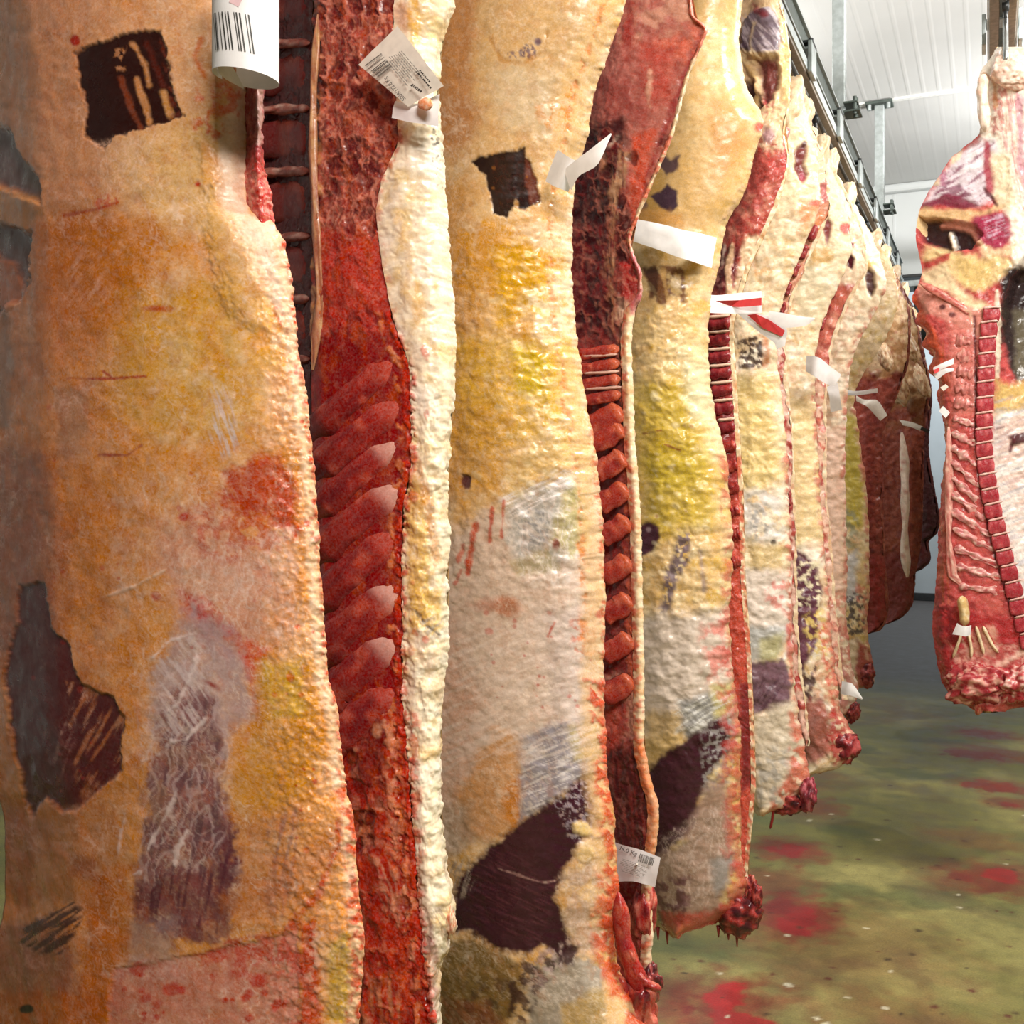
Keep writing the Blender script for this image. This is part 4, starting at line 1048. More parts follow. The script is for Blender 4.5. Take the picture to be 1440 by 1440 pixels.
f.paint([
 ('p', [(560, -20), (880, -20), (850, 90), (830, 250), (560, 280)], '#cdb083', 30, 18, .75), ('p', [(560, -20), (670, -20), (665, 130), (655, 200), (560, 250)], '#bd8656', 12, 14, .8),
 ('p', [(600, 260), (665, 250), (660, 420), (690, 560), (650, 700), (600, 700)], '#c08d4e', 16, 16, .65),
 ('p', [(640, 330), (690, 310), (790, 330), (800, 380), (700, 420), (640, 400)], '#cb9438', 14, 16, .75), ('p', [(690, 350), (760, 340), (770, 430), (700, 460)], '#d0a22e', 12, 14, .8),
 ('p', [(730, 320), (800, 310), (803, 360), (750, 350)], '#e8d2b0', 8, 10, .7), ('p', [(730, 420), (800, 380), (810, 470), (760, 490)], '#e9dab6', 14, 14, .8, ('mottle', 20, .1)),
 ('p', [(640, 470), (800, 480), (830, 600), (700, 640), (640, 600)], '#d4b052', 20, 20, .7), ('p', [(720, 480), (770, 500), (770, 560), (730, 560)], '#c9b240', 10, 10, .75),
 ('p', [(740, 560), (825, 560), (835, 660), (760, 660)], '#e2c998', 14, 16, .8, ('mottle', 24, .08)), ('p', [(640, 560), (720, 580), (710, 700), (640, 690)], '#c79a50', 18, 16, .7),
 ('p', [(690, 90), (780, 100), (770, 190), (700, 180)], '#cfc0a0', 14, 14, .7), ('p', [(620, 120), (690, 150), (640, 230), (600, 200)], '#b8895e', 10, 14, .6),
 ('p', [(750, 150), (810, 130), (800, 180), (760, 180)], '#c88a44', 6, 9, .7, ('mottle', 14)),
 # pale membrane zone with bruises
 ('p', [(560, 780), (650, 740), (700, 710), (790, 660), (835, 650), (846, 760), (848, 950), (850, 1050), (760, 1120), (690, 1180), (560, 1220)], '#d3c2b2', 14, 16, .95),
 ('p', [(560, 900), (640, 860), (680, 1000), (660, 1130), (560, 1160)], '#cfa892', 22, 18, .7), ('p', [(720, 640), (800, 600), (840, 660), (790, 700), (700, 720)], '#ceb070', 10, 12, .7),
 ('p', [(708, 720), (740, 690), (800, 672), (826, 700), (820, 780), (780, 800), (730, 800), (716, 760)], '#aeb0aa', 10, 12, .9), ('p', [(730, 720), (770, 705), (770, 760), (734, 780)], '#7e8388', 7, 9, .75, ('fibre', 20, 5, .05)),
 ('p', [(790, 690), (825, 670), (830, 760), (805, 790), (775, 760)], '#b5ab68', 8, 9, .75), ('p', [(716, 790), (770, 770), (790, 800), (730, 810)], '#a99c6c', 6, 8, .7),
 ('p', [(700, 700), (800, 660), (815, 680), (720, 740)], '#e9e6e2', 5, 8, .85, ('fibre', -28, 4)), ('p', [(700, 730), (800, 700), (826, 820), (740, 830)], '#e6e0d8', 6, 8, .6, ('web', 16)),
 ('e', (782, 766, 5, 8), '#6d2a28', 2, 3, .9), ('l', [(668, 740), (658, 805)], '#b8492f', 2, 5, .9, None, 0, 5), ('l', [(652, 768), (644, 790)], '#b8492f', 2, 4, .7, None, 0, 3),
 ('l', [(693, 715), (688, 762)], '#b95340', 1.5, 4, .85, None, 0, 2.5), ('l', [(709, 704), (705, 755)], '#b95340', 1.5, 3, .85, None, 0, 2), ('l', [(650, 800), (640, 820)], '#b8492f', 1.5, 4, .7, None, 0, 2),
 ('e', (655, 678, 8, 13, -15), '#512b34', 2, 4, .95, None, -.004), ('e', (715, 853, 17, 16), '#a46038', 8, 7, .8), ('e', (690, 850, 22, 9), '#bb8068', 6, 7, .6),
 ('p', [(760, 860), (830, 840), (840, 1000), (780, 1040)], '#c9bdb4', 12, 12, .7), ('p', [(690, 1030), (720, 1030), (750, 1110), (730, 1180), (650, 1180), (640, 1120)], '#c68f52', 10, 12, .75),
 ('p', [(700, 1120), (730, 1090), (738, 1150), (720, 1170)], '#c4803c', 6, 8, .8), ('p', [(620, 1130), (665, 1130), (670, 1180), (630, 1210)], '#a8927c', 10, 10, .7),
 ('p', [(735, 1035), (780, 1015), (836, 1010), (842, 1080), (800, 1110), (745, 1150), (728, 1160)], '#8d8a90', 7, 8, .95), ('p', [(800, 1020), (842, 1010), (842, 1075), (810, 1070)], '#b8a76a', 7, 8, .8),
 ('p', [(730, 1050), (842, 1010), (842, 1090), (740, 1150)], '#d9d6d2', 5, 7, .8, ('fibre', -22, 4, -.1)), ('p', [(560, 880), (850, 870), (850, 1060), (560, 1100)], '#e4d8cc', 12, 12, .5, ('fibre', -25, 8)),
 ('p', [(800, 870), (835, 860), (838, 920), (810, 930)], '#c4664e', 5, 8, .65, ('mottle', 10)), ('l', [(770, 895), (780, 875)], '#b5493a', 1.2, 2, .8, None, 0, 1.5),
 # dark muscle
 ('p', [(636, 1252), (650, 1225), (690, 1190), (740, 1150), (790, 1118), (820, 1090), (838, 1088), (842, 1160), (822, 1180), (806, 1200), (790, 1230), (782, 1262), (794, 1300), (810, 1340), (790, 1350), (764, 1330), (740, 1345), (700, 1340), (656, 1310), (634, 1310)], '#3d2028', 6, 8, 1, None, -.003),
 ('p', [(650, 1225), (700, 1185), (790, 1250), (760, 1330), (660, 1300)], '#5b323c', 8, 8, .6, ('fibre', 25, 3.5, -.15)), ('p', [(770, 1110), (842, 1090), (842, 1180), (800, 1180)], '#9b929a', 4, 7, .75, ('mottle', 7, -.06)),
 ('p', [(632, 1215), (668, 1205), (662, 1250), (634, 1270)], '#8b8078', 7, 8, .8, ('fibre', -70, 4)), ('l', [(700, 1222), (760, 1242), (780, 1240)], '#9b7a76', 1, 3, .7, None, 0, 1),
 ('e', (818, 1166, 14, 9, 20), '#ddc48a', 3, 4, .95, None, .004), ('e', (822, 1200, 12, 12), '#d3b884', 4, 5, .9, None, .003), ('p', [(786, 1240), (845, 1200), (860, 1240), (855, 1310), (830, 1350), (795, 1320)], '#b79c82', 8, 9, .9, ('mottle', 34, .2)),
 ('p', [(790, 1230), (850, 1210), (860, 1330), (800, 1350)], '#d5bfae', 6, 9, .6, ('web', 14)), ('p', [(620, 1330), (660, 1320), (720, 1345), (744, 1380), (720, 1430), (690, 1452), (620, 1452)], '#80683f', 7, 9, .95),
 ('p', [(650, 1370), (720, 1380), (700, 1440), (650, 1440)], '#5a4636', 6, 9, .7, ('mottle', 14)), ('p', [(740, 1360), (800, 1340), (850, 1360), (850, 1452), (744, 1452)], '#9a968a', 7, 9, .9),
 ('p', [(790, 1410), (850, 1390), (850, 1452), (790, 1452)], '#b59a62', 8, 8, .8), ('p', [(714, 1360), (766, 1340), (790, 1360), (762, 1390), (740, 1440), (716, 1440)], '#3c2628', 5, 7, .85, ('mottle', 18, .12)),
 ('p', [(780, 1330), (812, 1330), (808, 1360), (786, 1356)], '#3a2226', 4, 6, .9), ('p', [(745, 1340), (790, 1330), (790, 1370), (750, 1400)], '#a89490', 5, 7, .7, ('mottle', 10)),
 ('p', [(618, 1400), (690, 1410), (720, 1452), (618, 1452)], '#9a5040', 8, 9, .5),
 # mark and brand
 ('e', (743, 72, 11, 10), '#5c4a5a', 2, 6, .9, ('mottle', 6, .1)), ('e', (757, 58, 6, 6), '#584558', 2, 4, .9), ('e', (722, 77, 8, 4), '#6a5864', 2, 4, .8, ('mottle', 6)),
 ('l', [(690, 55), (705, 85), (735, 90), (765, 72), (770, 45)], '#b58a50', 2, 4, .6, None, -.0012, 2),
 ('p', [(664, 228), (676, 222), (690, 218), (738, 206), (744, 226), (752, 252), (763, 284), (740, 296), (722, 292), (712, 307), (694, 300), (690, 278), (680, 248)], '#231312', 2, 5, 1, None, -.002),
 ('p', [(736, 210), (752, 250), (763, 284), (745, 290), (738, 250)], '#6b3424', 3, 5, .8), ('p', [(690, 225), (735, 215), (745, 280), (700, 298)], '#46201a', 2, 4, .35, ('mottle', 6, -.1)), ('e', (726, 286, 4, 8), '#c9a06a', 2, 3, .8),
])
f.cloud([('#f2e6d0', 7, .28, 40, 2), ('#b8743e', 18, .20, 70, 1.6)], True)
f.edge_band('r', 18, '#dcb888', 9, 9, .7, None, .002, 500, 1300, 14)
f.edge_band('r', 5, '#e6cfae', 4, 6, .7, ('mottle', 16), .002, 0, 1100, 4)
f.edge_band('r', 4, '#d08858', 3, 5, .7, ('mottle', 12), -.002, 0, 900, 30)
f.edge_band('r', 10, '#c0452f', 6, 10, .85, ('mottle', 16, .1), .002, 960, 1452, 8)
f.edge_band('r', 4, '#cf5a42', 3, 6, .7, ('mottle', 10), .001, 600, 1452, 2)
f.edge_band('r', 16, '#c85c44', 8, 12, .8, ('mottle', 24, .15), .002, 1230, 1452, 12)
f.strands('#f4ead8', 16, .3)
f.specks(26, (640, 850, 845, 1000), '#b4483c', 1.5, 5, .7)
f.specks(30, (620, 150, 800, 700), '#a96f3c', 1.5, 4, .5)
f.col *= np.array([.97, .93, .96], np.float32)
f.specks(80, (660, 330, 845, 700), '#f0e2c0', 2, 6, .35, 1.7, 20, .0008)
f.sat(1.12, .96)
f.lumps(.0034, .030, 1.4, .0007, (.35 + .65 * sst(280, 420, f.py) * (1 - .7 * sst(780, 900, f.py))))
f.build('fat_cover', FAT, t3, back=.11)
lump('neck_stump', 895, 1440, Y3 + .02, (30, 60, .05), ['#6a2226', '#b23c33', '#d27a66'], t3, 8, .5)
for i, (p, wd) in enumerate([([(868, 1255), (878, 1330), (905, 1400)], 26), ([(880, 1330), (900, 1380), (930, 1392)], 18), ([(866, 1370), (890, 1430), (905, 1470)], 22)]):
    bar('neck_strip', p, Y3 - .002, wd, .016, ['#b13a33', '#cf7058', '#8a2a2c'], t3, seed=100 + i, amp=.3)

# ---- fourth side: narrow red inner face, flank flap spreading at the top
Y4 = 1.914
t4 = side('4', Y4, 'fourth beef side, narrow red row of sawn vertebrae with pink flank flap above', x=-.75)
p4 = proj(RX1, Y4, RZ - .14)
L4 = [(p4[0] - 30, p4[1]), (p4[0] - 100, p4[1] + 120), (800, -100), (760, 0), (730, 300), (740, 700), (760, 1100), (800, 1440), (850, 1500)]
M4 = [(p4[0] + 10, p4[1]), (p4[0], p4[1] + 120), (930, -100), (905, 0), (880, 90), (862, 180), (866, 260), (870, 330), (872, 420), (872, 500), (880, 620), (884, 700), (886, 800), (886, 950), (888, 1040), (896, 1090), (904, 1160), (902, 1220), (898, 1300), (905, 1440), (870, 1500)]
R4 = [(p4[0] + 30, p4[1]), (p4[0] + 70, p4[1] + 120), (985, -120), (972, -20), (975, 20), (994, 42), (988, 60), (968, 110), (960, 140), (946, 190), (930, 230), (910, 275), (896, 310), (887, 335), (892, 360), (902, 385), (903, 410), (893, 440), (888, 480), (890, 540), (893, 620), (898, 680), (902, 760), (904, 860), (906, 960), (906, 1040), (914, 1090), (926, 1140), (924, 1180), (918, 1220), (917, 1260), (918, 1310), (916, 1350), (918, 1400), (905, 1470), (880, 1500)]
rr = rows(-12, 1452, 1.8, p4[1], 1500)
F4 = [(p[0] - (15 if p[1] > 430 else 5), p[1]) for p in R4]
f = Sheet([(L4, Y4 + .09), (mids(L4, M4, (.6,))[0], Y4 + .05), (M4, Y4 + .004), (F4, Y4)], rr, 100, jit=1.2, seed=9, sk=[0, .3, .72, 1])
f.base(['#a04c42', '#b8645a', '#823834'], .05, .5)
f.paint([
 ('p', [(760, -20), (1000, -20), (1000, 60), (960, 150), (900, 310), (870, 200), (820, 190)], '#bb7468', 14, 16, .9), ('p', [(870, -20), (975, -20), (975, 30), (920, 60), (870, 60)], '#d3a088', 10, 14, .8, ('mottle', 30, .1)),
 ('p', [(900, 60), (960, 60), (945, 130), (910, 160)], '#bb4c40', 14, 16, .8), ('p', [(880, 0), (895, 0), (888, 90), (875, 90)], '#a53a34', 6, 9, .8), ('p', [(840, 120), (900, 100), (910, 180), (850, 170)], '#93443e', 12, 14, .7),
 ('l', [(915, 100), (912, 140), (914, 150)], '#e0b096', 2, 4, .8, None, .002, 3), ('l', [(985, 50), (958, 120), (925, 205), (900, 270)], '#8f2f33', 3, 4, .8, None, -.002, 4),
 ('p', [(890, 190), (925, 180), (905, 260), (893, 310), (884, 290)], '#d0563c', 5, 7, .85), ('p', [(920, 60), (990, 30), (990, 60), (965, 90)], '#d8705a', 8, 10, .8, ('mottle', 14, .1)),
 ('p', [(800, 170), (880, 165), (884, 215), (872, 300), (866, 370), (860, 460), (800, 470)], '#3b1a1e', 9, 12, .95), ('p', [(805, 180), (870, 180), (868, 440), (806, 440)], '#8a3636', 6, 10, .75, ('mottle', 24, -.12)),
 ('p', [(805, 340), (850, 340), (850, 470), (805, 470)], '#7d2b2e', 10, 12, .7), ('e', (848, 226, 5, 13, 10), '#c98d68', 3, 4, .9), ('e', (828, 180, 14, 5, -20), '#7a3a34', 3, 4, .7),
 ('p', [(866, 210), (886, 215), (880, 260), (872, 310), (858, 300), (856, 270)], '#c29a74', 4, 6, .9, ('fibre', 95, 6, .15)), ('p', [(858, 300), (866, 310), (862, 400), (872, 470), (860, 470), (852, 380)], '#bf8e68', 3, 5, .85, ('fibre', 85, 4, .15)),
 ('e', (862, 200, 10, 3, -45), '#d8c4b0', 2, 3, .9), ('p', [(872, 270), (886, 300), (882, 380), (872, 400), (866, 330)], '#2f171a', 4, 6, .9), ('p', [(872, 370), (900, 360), (900, 410), (880, 420)], '#b53a38', 5, 7, .85),
 ('p', [(868, 420), (890, 430), (886, 540), (872, 560)], '#ddc0a0', 6, 8, .85), ('p', [(806, 470), (872, 470), (890, 960), (800, 960)], '#8a2f2e', 14, 12, .75),
 ('p', [(872, 480), (888, 480), (906, 960), (884, 960)], '#cc6a4a', 5, 9, .8, ('mottle', 20, .15)), ('p', [(850, 950), (905, 950), (905, 1040), (850, 1040)], '#cf9a80', 10, 12, .8, ('mottle', 22, .1)),
 ('p', [(845, 1050), (905, 1050), (922, 1140), (918, 1230), (850, 1240)], '#4d2022', 8, 9, .95), ('p', [(855, 1050), (908, 1050), (915, 1200), (860, 1200)], '#8a4038', 5, 8, .7, ('fibre', 85, 5, -.05)),
 ('p', [(850, 1000), (880, 990), (880, 1030), (855, 1060)], '#c44c3c', 6, 8, .8), ('p', [(860, 1250), (920, 1240), (925, 1452), (860, 1452)], '#a73a34', 10, 9, .8), ('p', [(868, 1240), (905, 1240), (890, 1300), (876, 1300)], '#7c262a', 6, 8, .8),
])
f.cells(20, '#b8705c', '#2c1216', .8, 185, 480, 20, -.003)
f.cloud([('#d8a08c', 14, .2, 70, 2), ('#7a2c2c', 16, .25, 60, 2)])
f.specks(30, (810, 170, 870, 460), '#c88a70', 1, 4, .6, 1.6, 60)
f.lumps(.0030, .02, .9, .0016)
f.build('sawn_inner_face', MEAT, t4)
f = Sheet([(F4, Y4 - .002), (mids(F4, R4, (.5,))[0], Y4 - .008), (R4, Y4 + .004), ([(p[0] - 6, p[1]) for p in R4], Y4 + .05)], rr, 18, jit=1.2, seed=10, sk=[0, .35, .7, 1])
f.base(['#e4cda6', '#ead9bc', '#d8a878'], .05, .5)
f.edge_band('l', 4, '#c94c38', 3, 7, .8, ('mottle', 12, .1), .001, 190, 1452, 2)
f.edge_band('r', 5, '#cf5a40', 3, 7, .7, ('mottle', 12, 0), .001, 900, 1452, 2)
f.paint([('p', [(960, -20), (1000, -20), (1000, 80), (960, 80)], '#cf5a4c', 8, 9, .8), ('p', [(885, 330), (904, 360), (906, 430), (888, 440)], '#b8606a', 5, 6, .8), ('p', [(895, 1040), (930, 1100), (926, 1240), (900, 1240)], '#d6804e', 6, 8, .7)])
f.lumps(.002, .015, 1, .001)
f.build('cut_fat_rim', FAT, t4)
f = Sheet([(R4, Y4 + .006), (mids(L4, R4, (.75,))[0], Y4 + .13), (mids(L4, R4, (.3,))[0], Y4 + .17), (L4, Y4 + .09)], rows(-12, 1452, 40, p4[1], 1500), 12, seed=11)
f.base(['#dcc092', '#c99a58'], .1); f.build('outer_fat', FAT, t4)
e4 = np.array(edge(R3, np.array([480., 1000.])))
for i, y in enumerate((492, 512, 534, 556, 583, 607, 648, 692, 738, 794, 848, 904, 962)):
    xl = float(edge(R3, np.array([float(y)]))[0]) + 2; xr = float(edge(F4, np.array([float(y)]))[0]) - 2
    bar('vertebra', [(xl - 6, y + (8 if y < 560 else 18)), ((xl + xr) / 2, y + (3 if y < 560 else 7)), (xr, y - (2 if y < 560 else 8))], Y4 + .001, (17 if y < 560 else 33), .011, ['#b04638', '#c4644e', '#963632'], t4, seed=120 + i, n=26, m=10, amp=.12, ends=('#d06a4c', .7), flat=.7)
for i, y in enumerate((500, 524, 546)):
    xl = float(edge(R3, np.array([float(y)]))[0]) + 2
    bar('disc', [(xl, y + 1), (xl + 30, y), (xl + 52, y - 2)], Y4 - .004, 5, .006, ['#d8aa98', '#e0c0ae'], t4, seed=150 + i, n=12, m=6)
lump('neck_stump', 905, 1285, Y4 + .02, (18, 45, .04), ['#7a2428', '#b23c36', '#cf7a68'], t4, 12, .4)
lump('neck_tip', 912, 1385, Y4 + .0, (18, 26, .03), ['#3a1a1e', '#7a2a2c', '#b5605a'], t4, 13, .5)

# ---- fifth side
Y5 = 2.72
t5 = side('5', Y5, 'fifth beef side, yellow fat face with two purple patches and a dark red lower tip', x=-.75)
R5 = [(1030, -100), (1056, -70), (1052, -40), (1045, 0), (1040, 60), (1050, 120), (1074, 172), (1062, 215), (1045, 275), (1020, 320), (1012, 370), (998, 430), (995, 480), (1000, 550), (1018, 630), (1027, 700), (1030, 780), (1026, 860), (1031, 950), (1040, 1040), (1041, 1120), (1042, 1200), (1048, 1245), (1036, 1275), (1008, 1296), (985, 1305), (962, 1313)]
L5 = [(1000, -100), (960, -60), (900, 60), (860, 250), (840, 700), (850, 1100), (880, 1250), (915, 1295), (940, 1313)]
c, k = outer_cols(L5, R5, Y5, .09, .06)
f = Sheet(c, rows(-100, 1313, 1.8), 120, jit=1.6, seed=14, sk=k)
f.base(['#d6b078', '#e0c494', '#cea658', '#e8d2a8'], .12, .5)
f.cloud([('#f2e2c2', 9, .36, 30, 1.8), ('#c08a4c', 26, .26, 50, 1.6)])
f.paint([
 ('p', [(900, -160), (1060, -160), (1045, 60), (1060, 200), (1010, 330), (900, 330)], '#cda670', 24, 16, .7), ('p', [(950, 20), (1030, 30), (1040, 160), (990, 240), (960, 180)], '#dfc292', 12, 12, .7, ('mottle', 20, .1)),
 ('p', [(1000, 130), (1060, 160), (1040, 240), (1000, 250)], '#cf9660', 9, 10, .7), ('e', (1068, 178, 9, 8), '#c4463c', 3, 4, .9), ('p', [(1040, 20), (1050, 110), (1072, 165), (1045, 130), (1030, 60)], '#e5d0ac', 5, 7, .8),
 ('p', [(900, 190), (930, 190), (940, 330), (895, 340)], '#bd9450', 8, 9, .8), ('p', [(914, 224), (930, 214), (944, 224), (956, 218), (954, 240), (936, 246), (928, 236), (918, 246)], '#4e3842', 2.5, 5, .95), ('e', (930, 199, 9, 5), '#5a4850', 2, 4, .8),
 ('p', [(912, 275), (930, 268), (938, 260), (952, 268), (954, 290), (944, 300), (930, 292)], '#47323e', 2.5, 4, 1), ('e', (902, 288, 10, 9), '#6d5052', 3, 5, .85), ('p', [(890, 290), (960, 300), (960, 320), (890, 320)], '#c58e50', 5, 7, .7),
 ('p', [(905, 378), (922, 376), (950, 372), (964, 380), (962, 424), (930, 430), (912, 420)], '#6b3d2a', 3, 7, .9, ('mottle', 22, .16)), ('p', [(908, 376), (925, 378), (925, 420), (912, 412)], '#3d2420', 3, 5, .8), ('l', [(932, 380), (940, 424)], '#c9a068', 2, 4, .8, None, 0, 3),
 ('p', [(890, 440), (990, 440), (990, 520), (900, 530)], '#d9bb86', 12, 12, .7, ('mottle', 20, .1)), ('p', [(890, 540), (960, 530), (1000, 640), (1000, 740), (910, 760)], '#c4a83c', 22, 16, .8), ('p', [(960, 500), (1000, 520), (1010, 600), (970, 590)], '#dcd2ac', 9, 10, .8),
 ('e', (945, 660, 40, 30), '#b8a034', 14, 10, .6), ('l', [(905, 610), (930, 605)], '#7a3428', 1.2, 3, .8, None, 0, 1.2), ('l', [(935, 625), (956, 633)], '#7a3428', 1.2, 3, .8, None, 0, 1),
 ('p', [(895, 760), (900, 738), (912, 734), (926, 742), (927, 756), (916, 776), (898, 786)], '#502c38', 2.5, 3, 1, None, -.003), ('e', (911, 745, 3, 3), '#a89098', 1.5, 2, .8),
 ('p', [(955, 752), (972, 748), (968, 790), (950, 820), (942, 860), (928, 862), (934, 810), (946, 780)], '#6b5a68', 5, 6, .9, ('mottle', 9, .25)), ('l', [(985, 775), (990, 830)], '#857884', 3, 4, .6, None, 0, 3),
 ('p', [(895, 870), (925, 862), (980, 860), (1020, 850), (1030, 960), (1010, 1010), (960, 1030), (900, 1040)], '#cfc0b4', 12, 12, .9), ('p', [(985, 880), (1024, 870), (1030, 950), (990, 960)], '#cf7468', 9, 12, .75, ('mottle', 24, .1)),
 ('p', [(905, 1000), (960, 1000), (960, 1060), (910, 1080)], '#c0a06a', 10, 9, .8), ('p', [(955, 985), (1032, 970), (1034, 1030), (970, 1060)], '#8b8a88', 7, 8, .9), ('p', [(1000, 960), (1034, 960), (1034, 1010), (1004, 1010)], '#c0b070', 6, 7, .8),
 ('p', [(950, 985), (1034, 970), (1034, 1040), (950, 1060)], '#dcd8d0', 4, 6, .75, ('fibre', -32, 4, -.08)), ('p', [(900, 1092), (930, 1062), (980, 1030), (1010, 1010), (1030, 1020), (1022, 1060), (996, 1090), (984, 1130), (972, 1170), (950, 1190), (930, 1210), (905, 1230)], '#402028', 5, 7, 1),
 ('p', [(985, 1030), (1034, 1000), (1030, 1100), (990, 1120)], '#a09a96', 4, 7, .7, ('mottle', 8, 0)), ('p', [(905, 1220), (960, 1180), (990, 1110), (1025, 1090), (1035, 1220), (1010, 1290), (930, 1305)], '#8d7066', 8, 10, .85),
 ('p', [(930, 1180), (1020, 1120), (1030, 1200), (1000, 1270), (930, 1290)], '#c9b2a4', 6, 9, .6, ('web', 14)), ('p', [(910, 1240), (970, 1230), (970, 1300), (920, 1305)], '#5c3038', 8, 9, .8, ('mottle', 20, .1)), ('p', [(1000, 1210), (1030, 1200), (1030, 1240), (1006, 1260)], '#8d8a86', 6, 8, .7),
 ('p', [(930, 1285), (1010, 1280), (1030, 1260), (1046, 1240), (1040, 1275), (1000, 1310), (930, 1316)], '#b34c3c', 6, 8, .8),
])
f.edge_band('r', 7, '#bb4f45', 5, 9, .7, ('mottle', 14, .15), .003, 640, 1300, 5)
f.edge_band('r', 6, '#dfb894', 4, 6, .7, ('mottle', 14), .002, 200, 640, 4)
f.edge_band('r', 14, '#b54a42', 6, 10, .65, ('mottle', 20, .15), .003, 960, 1300, 10)
f.sat(1.02, .97)
f.specks(90, (900, 430, 1020, 860), '#efe0bc', 1.5, 4, .45, 1.6, 25, .001)
f.specks(16, (900, 430, 1020, 860), '#a0592e', 1, 3.5, .6)
f.lumps(.0055, .040, 1.3, .0012, .22 + .78 * sst(380, 460, f.py) * (1 - .6 * sst(1030, 1100, f.py)))
f.build('fat_cover', FAT, t5, back=.06)
lump('neck_stump', 1040, 1288, Y5 + .0, (32, 28, .045), ['#431a20', '#7c2628', '#a8403a'], t5, 15, .45)
lump('neck_tip', 1062, 1262, Y5 + .0, (10, 20, .025), ['#5a1f24', '#93302f', '#b5504a'], t5, 16, .5)
bm = bmesh.new()
for (x, y, l) in ((925, 1308, 14), (938, 1311, 17), (1010, 1306, 12), (1024, 1312, 10), (1036, 1310, 22), (1048, 1308, 8)):
    a = atv(x, y - 4, Y5 + .01); b_ = atv(x + .5, y + l, Y5 + .01)
    tube(bm, [a, (a + b_) / 2, b_], [.006, .004, .0015], 6)
bm_obj('blood_drips', bm, BLOOD, t5, True)['kind'] = 'stuff'
# ---- helper for the sides further along
def auto_left(R, Y, wid=.5, lean=0):
    """inner outline for a side of which the row hides the far half"""
    d = Y * 1.02
    wpx = wid * FPX * CT / d
    y0, y1 = R[0][1], max(p[1] for p in R)
    px0 = proj(RX1, Y, RZ)[0]
    H_ = y1 - y0
    return [(px0 - 40 / Y - 6, y0), (px0 - wpx * .45, y0 + H_ * .10), (R[len(R) // 2][0] - wpx * .9, y0 + H_ * .35), (R[len(R) // 2][0] - wpx, y0 + H_ * .6), (R[-3][0] - wpx * .8, y0 + H_ * .86), (R[-1][0] - 14, y1)]

# ---- sixth side: inner face, round with purple muscle at the top
Y6 = 2.92
t6 = side('6', Y6, 'sixth beef side, thin strip of sawn vertebrae with purple leg muscle at the very top', x=-.7)
R6 = [(1040, -64), (1078, -46), (1098, 0), (1108, 45), (1113, 100), (1110, 150), (1104, 185), (1110, 222), (1097, 280), (1074, 335), (1052, 385), (1041, 425), (1032, 460), (1035, 520), (1040, 600), (1046, 700), (1048, 800), (1055, 900), (1060, 1000), (1063, 1100), (1058, 1160), (1052, 1240), (1058, 1262)]
L6 = [(1006, -64), (990, -40), (970, 0), (930, 200), (900, 700), (930, 1200), (1000, 1262)]
F6 = [(p[0] - (7 if p[1] > 260 else 3), p[1]) for p in R6]
rr = rows(-64, 1262, 1.9)
f = Sheet([(L6, Y6 + .06), (mids(L6, F6, (.6,))[0], Y6 + .03), (mids(L6, F6, (.85,))[0], Y6 - .01), (F6, Y6)], rr, 90, jit=1.4, seed=17, sk=[0, .35, .75, 1])
f.base(['#a9473c', '#bd6353', '#8a3230'], .05, .5)
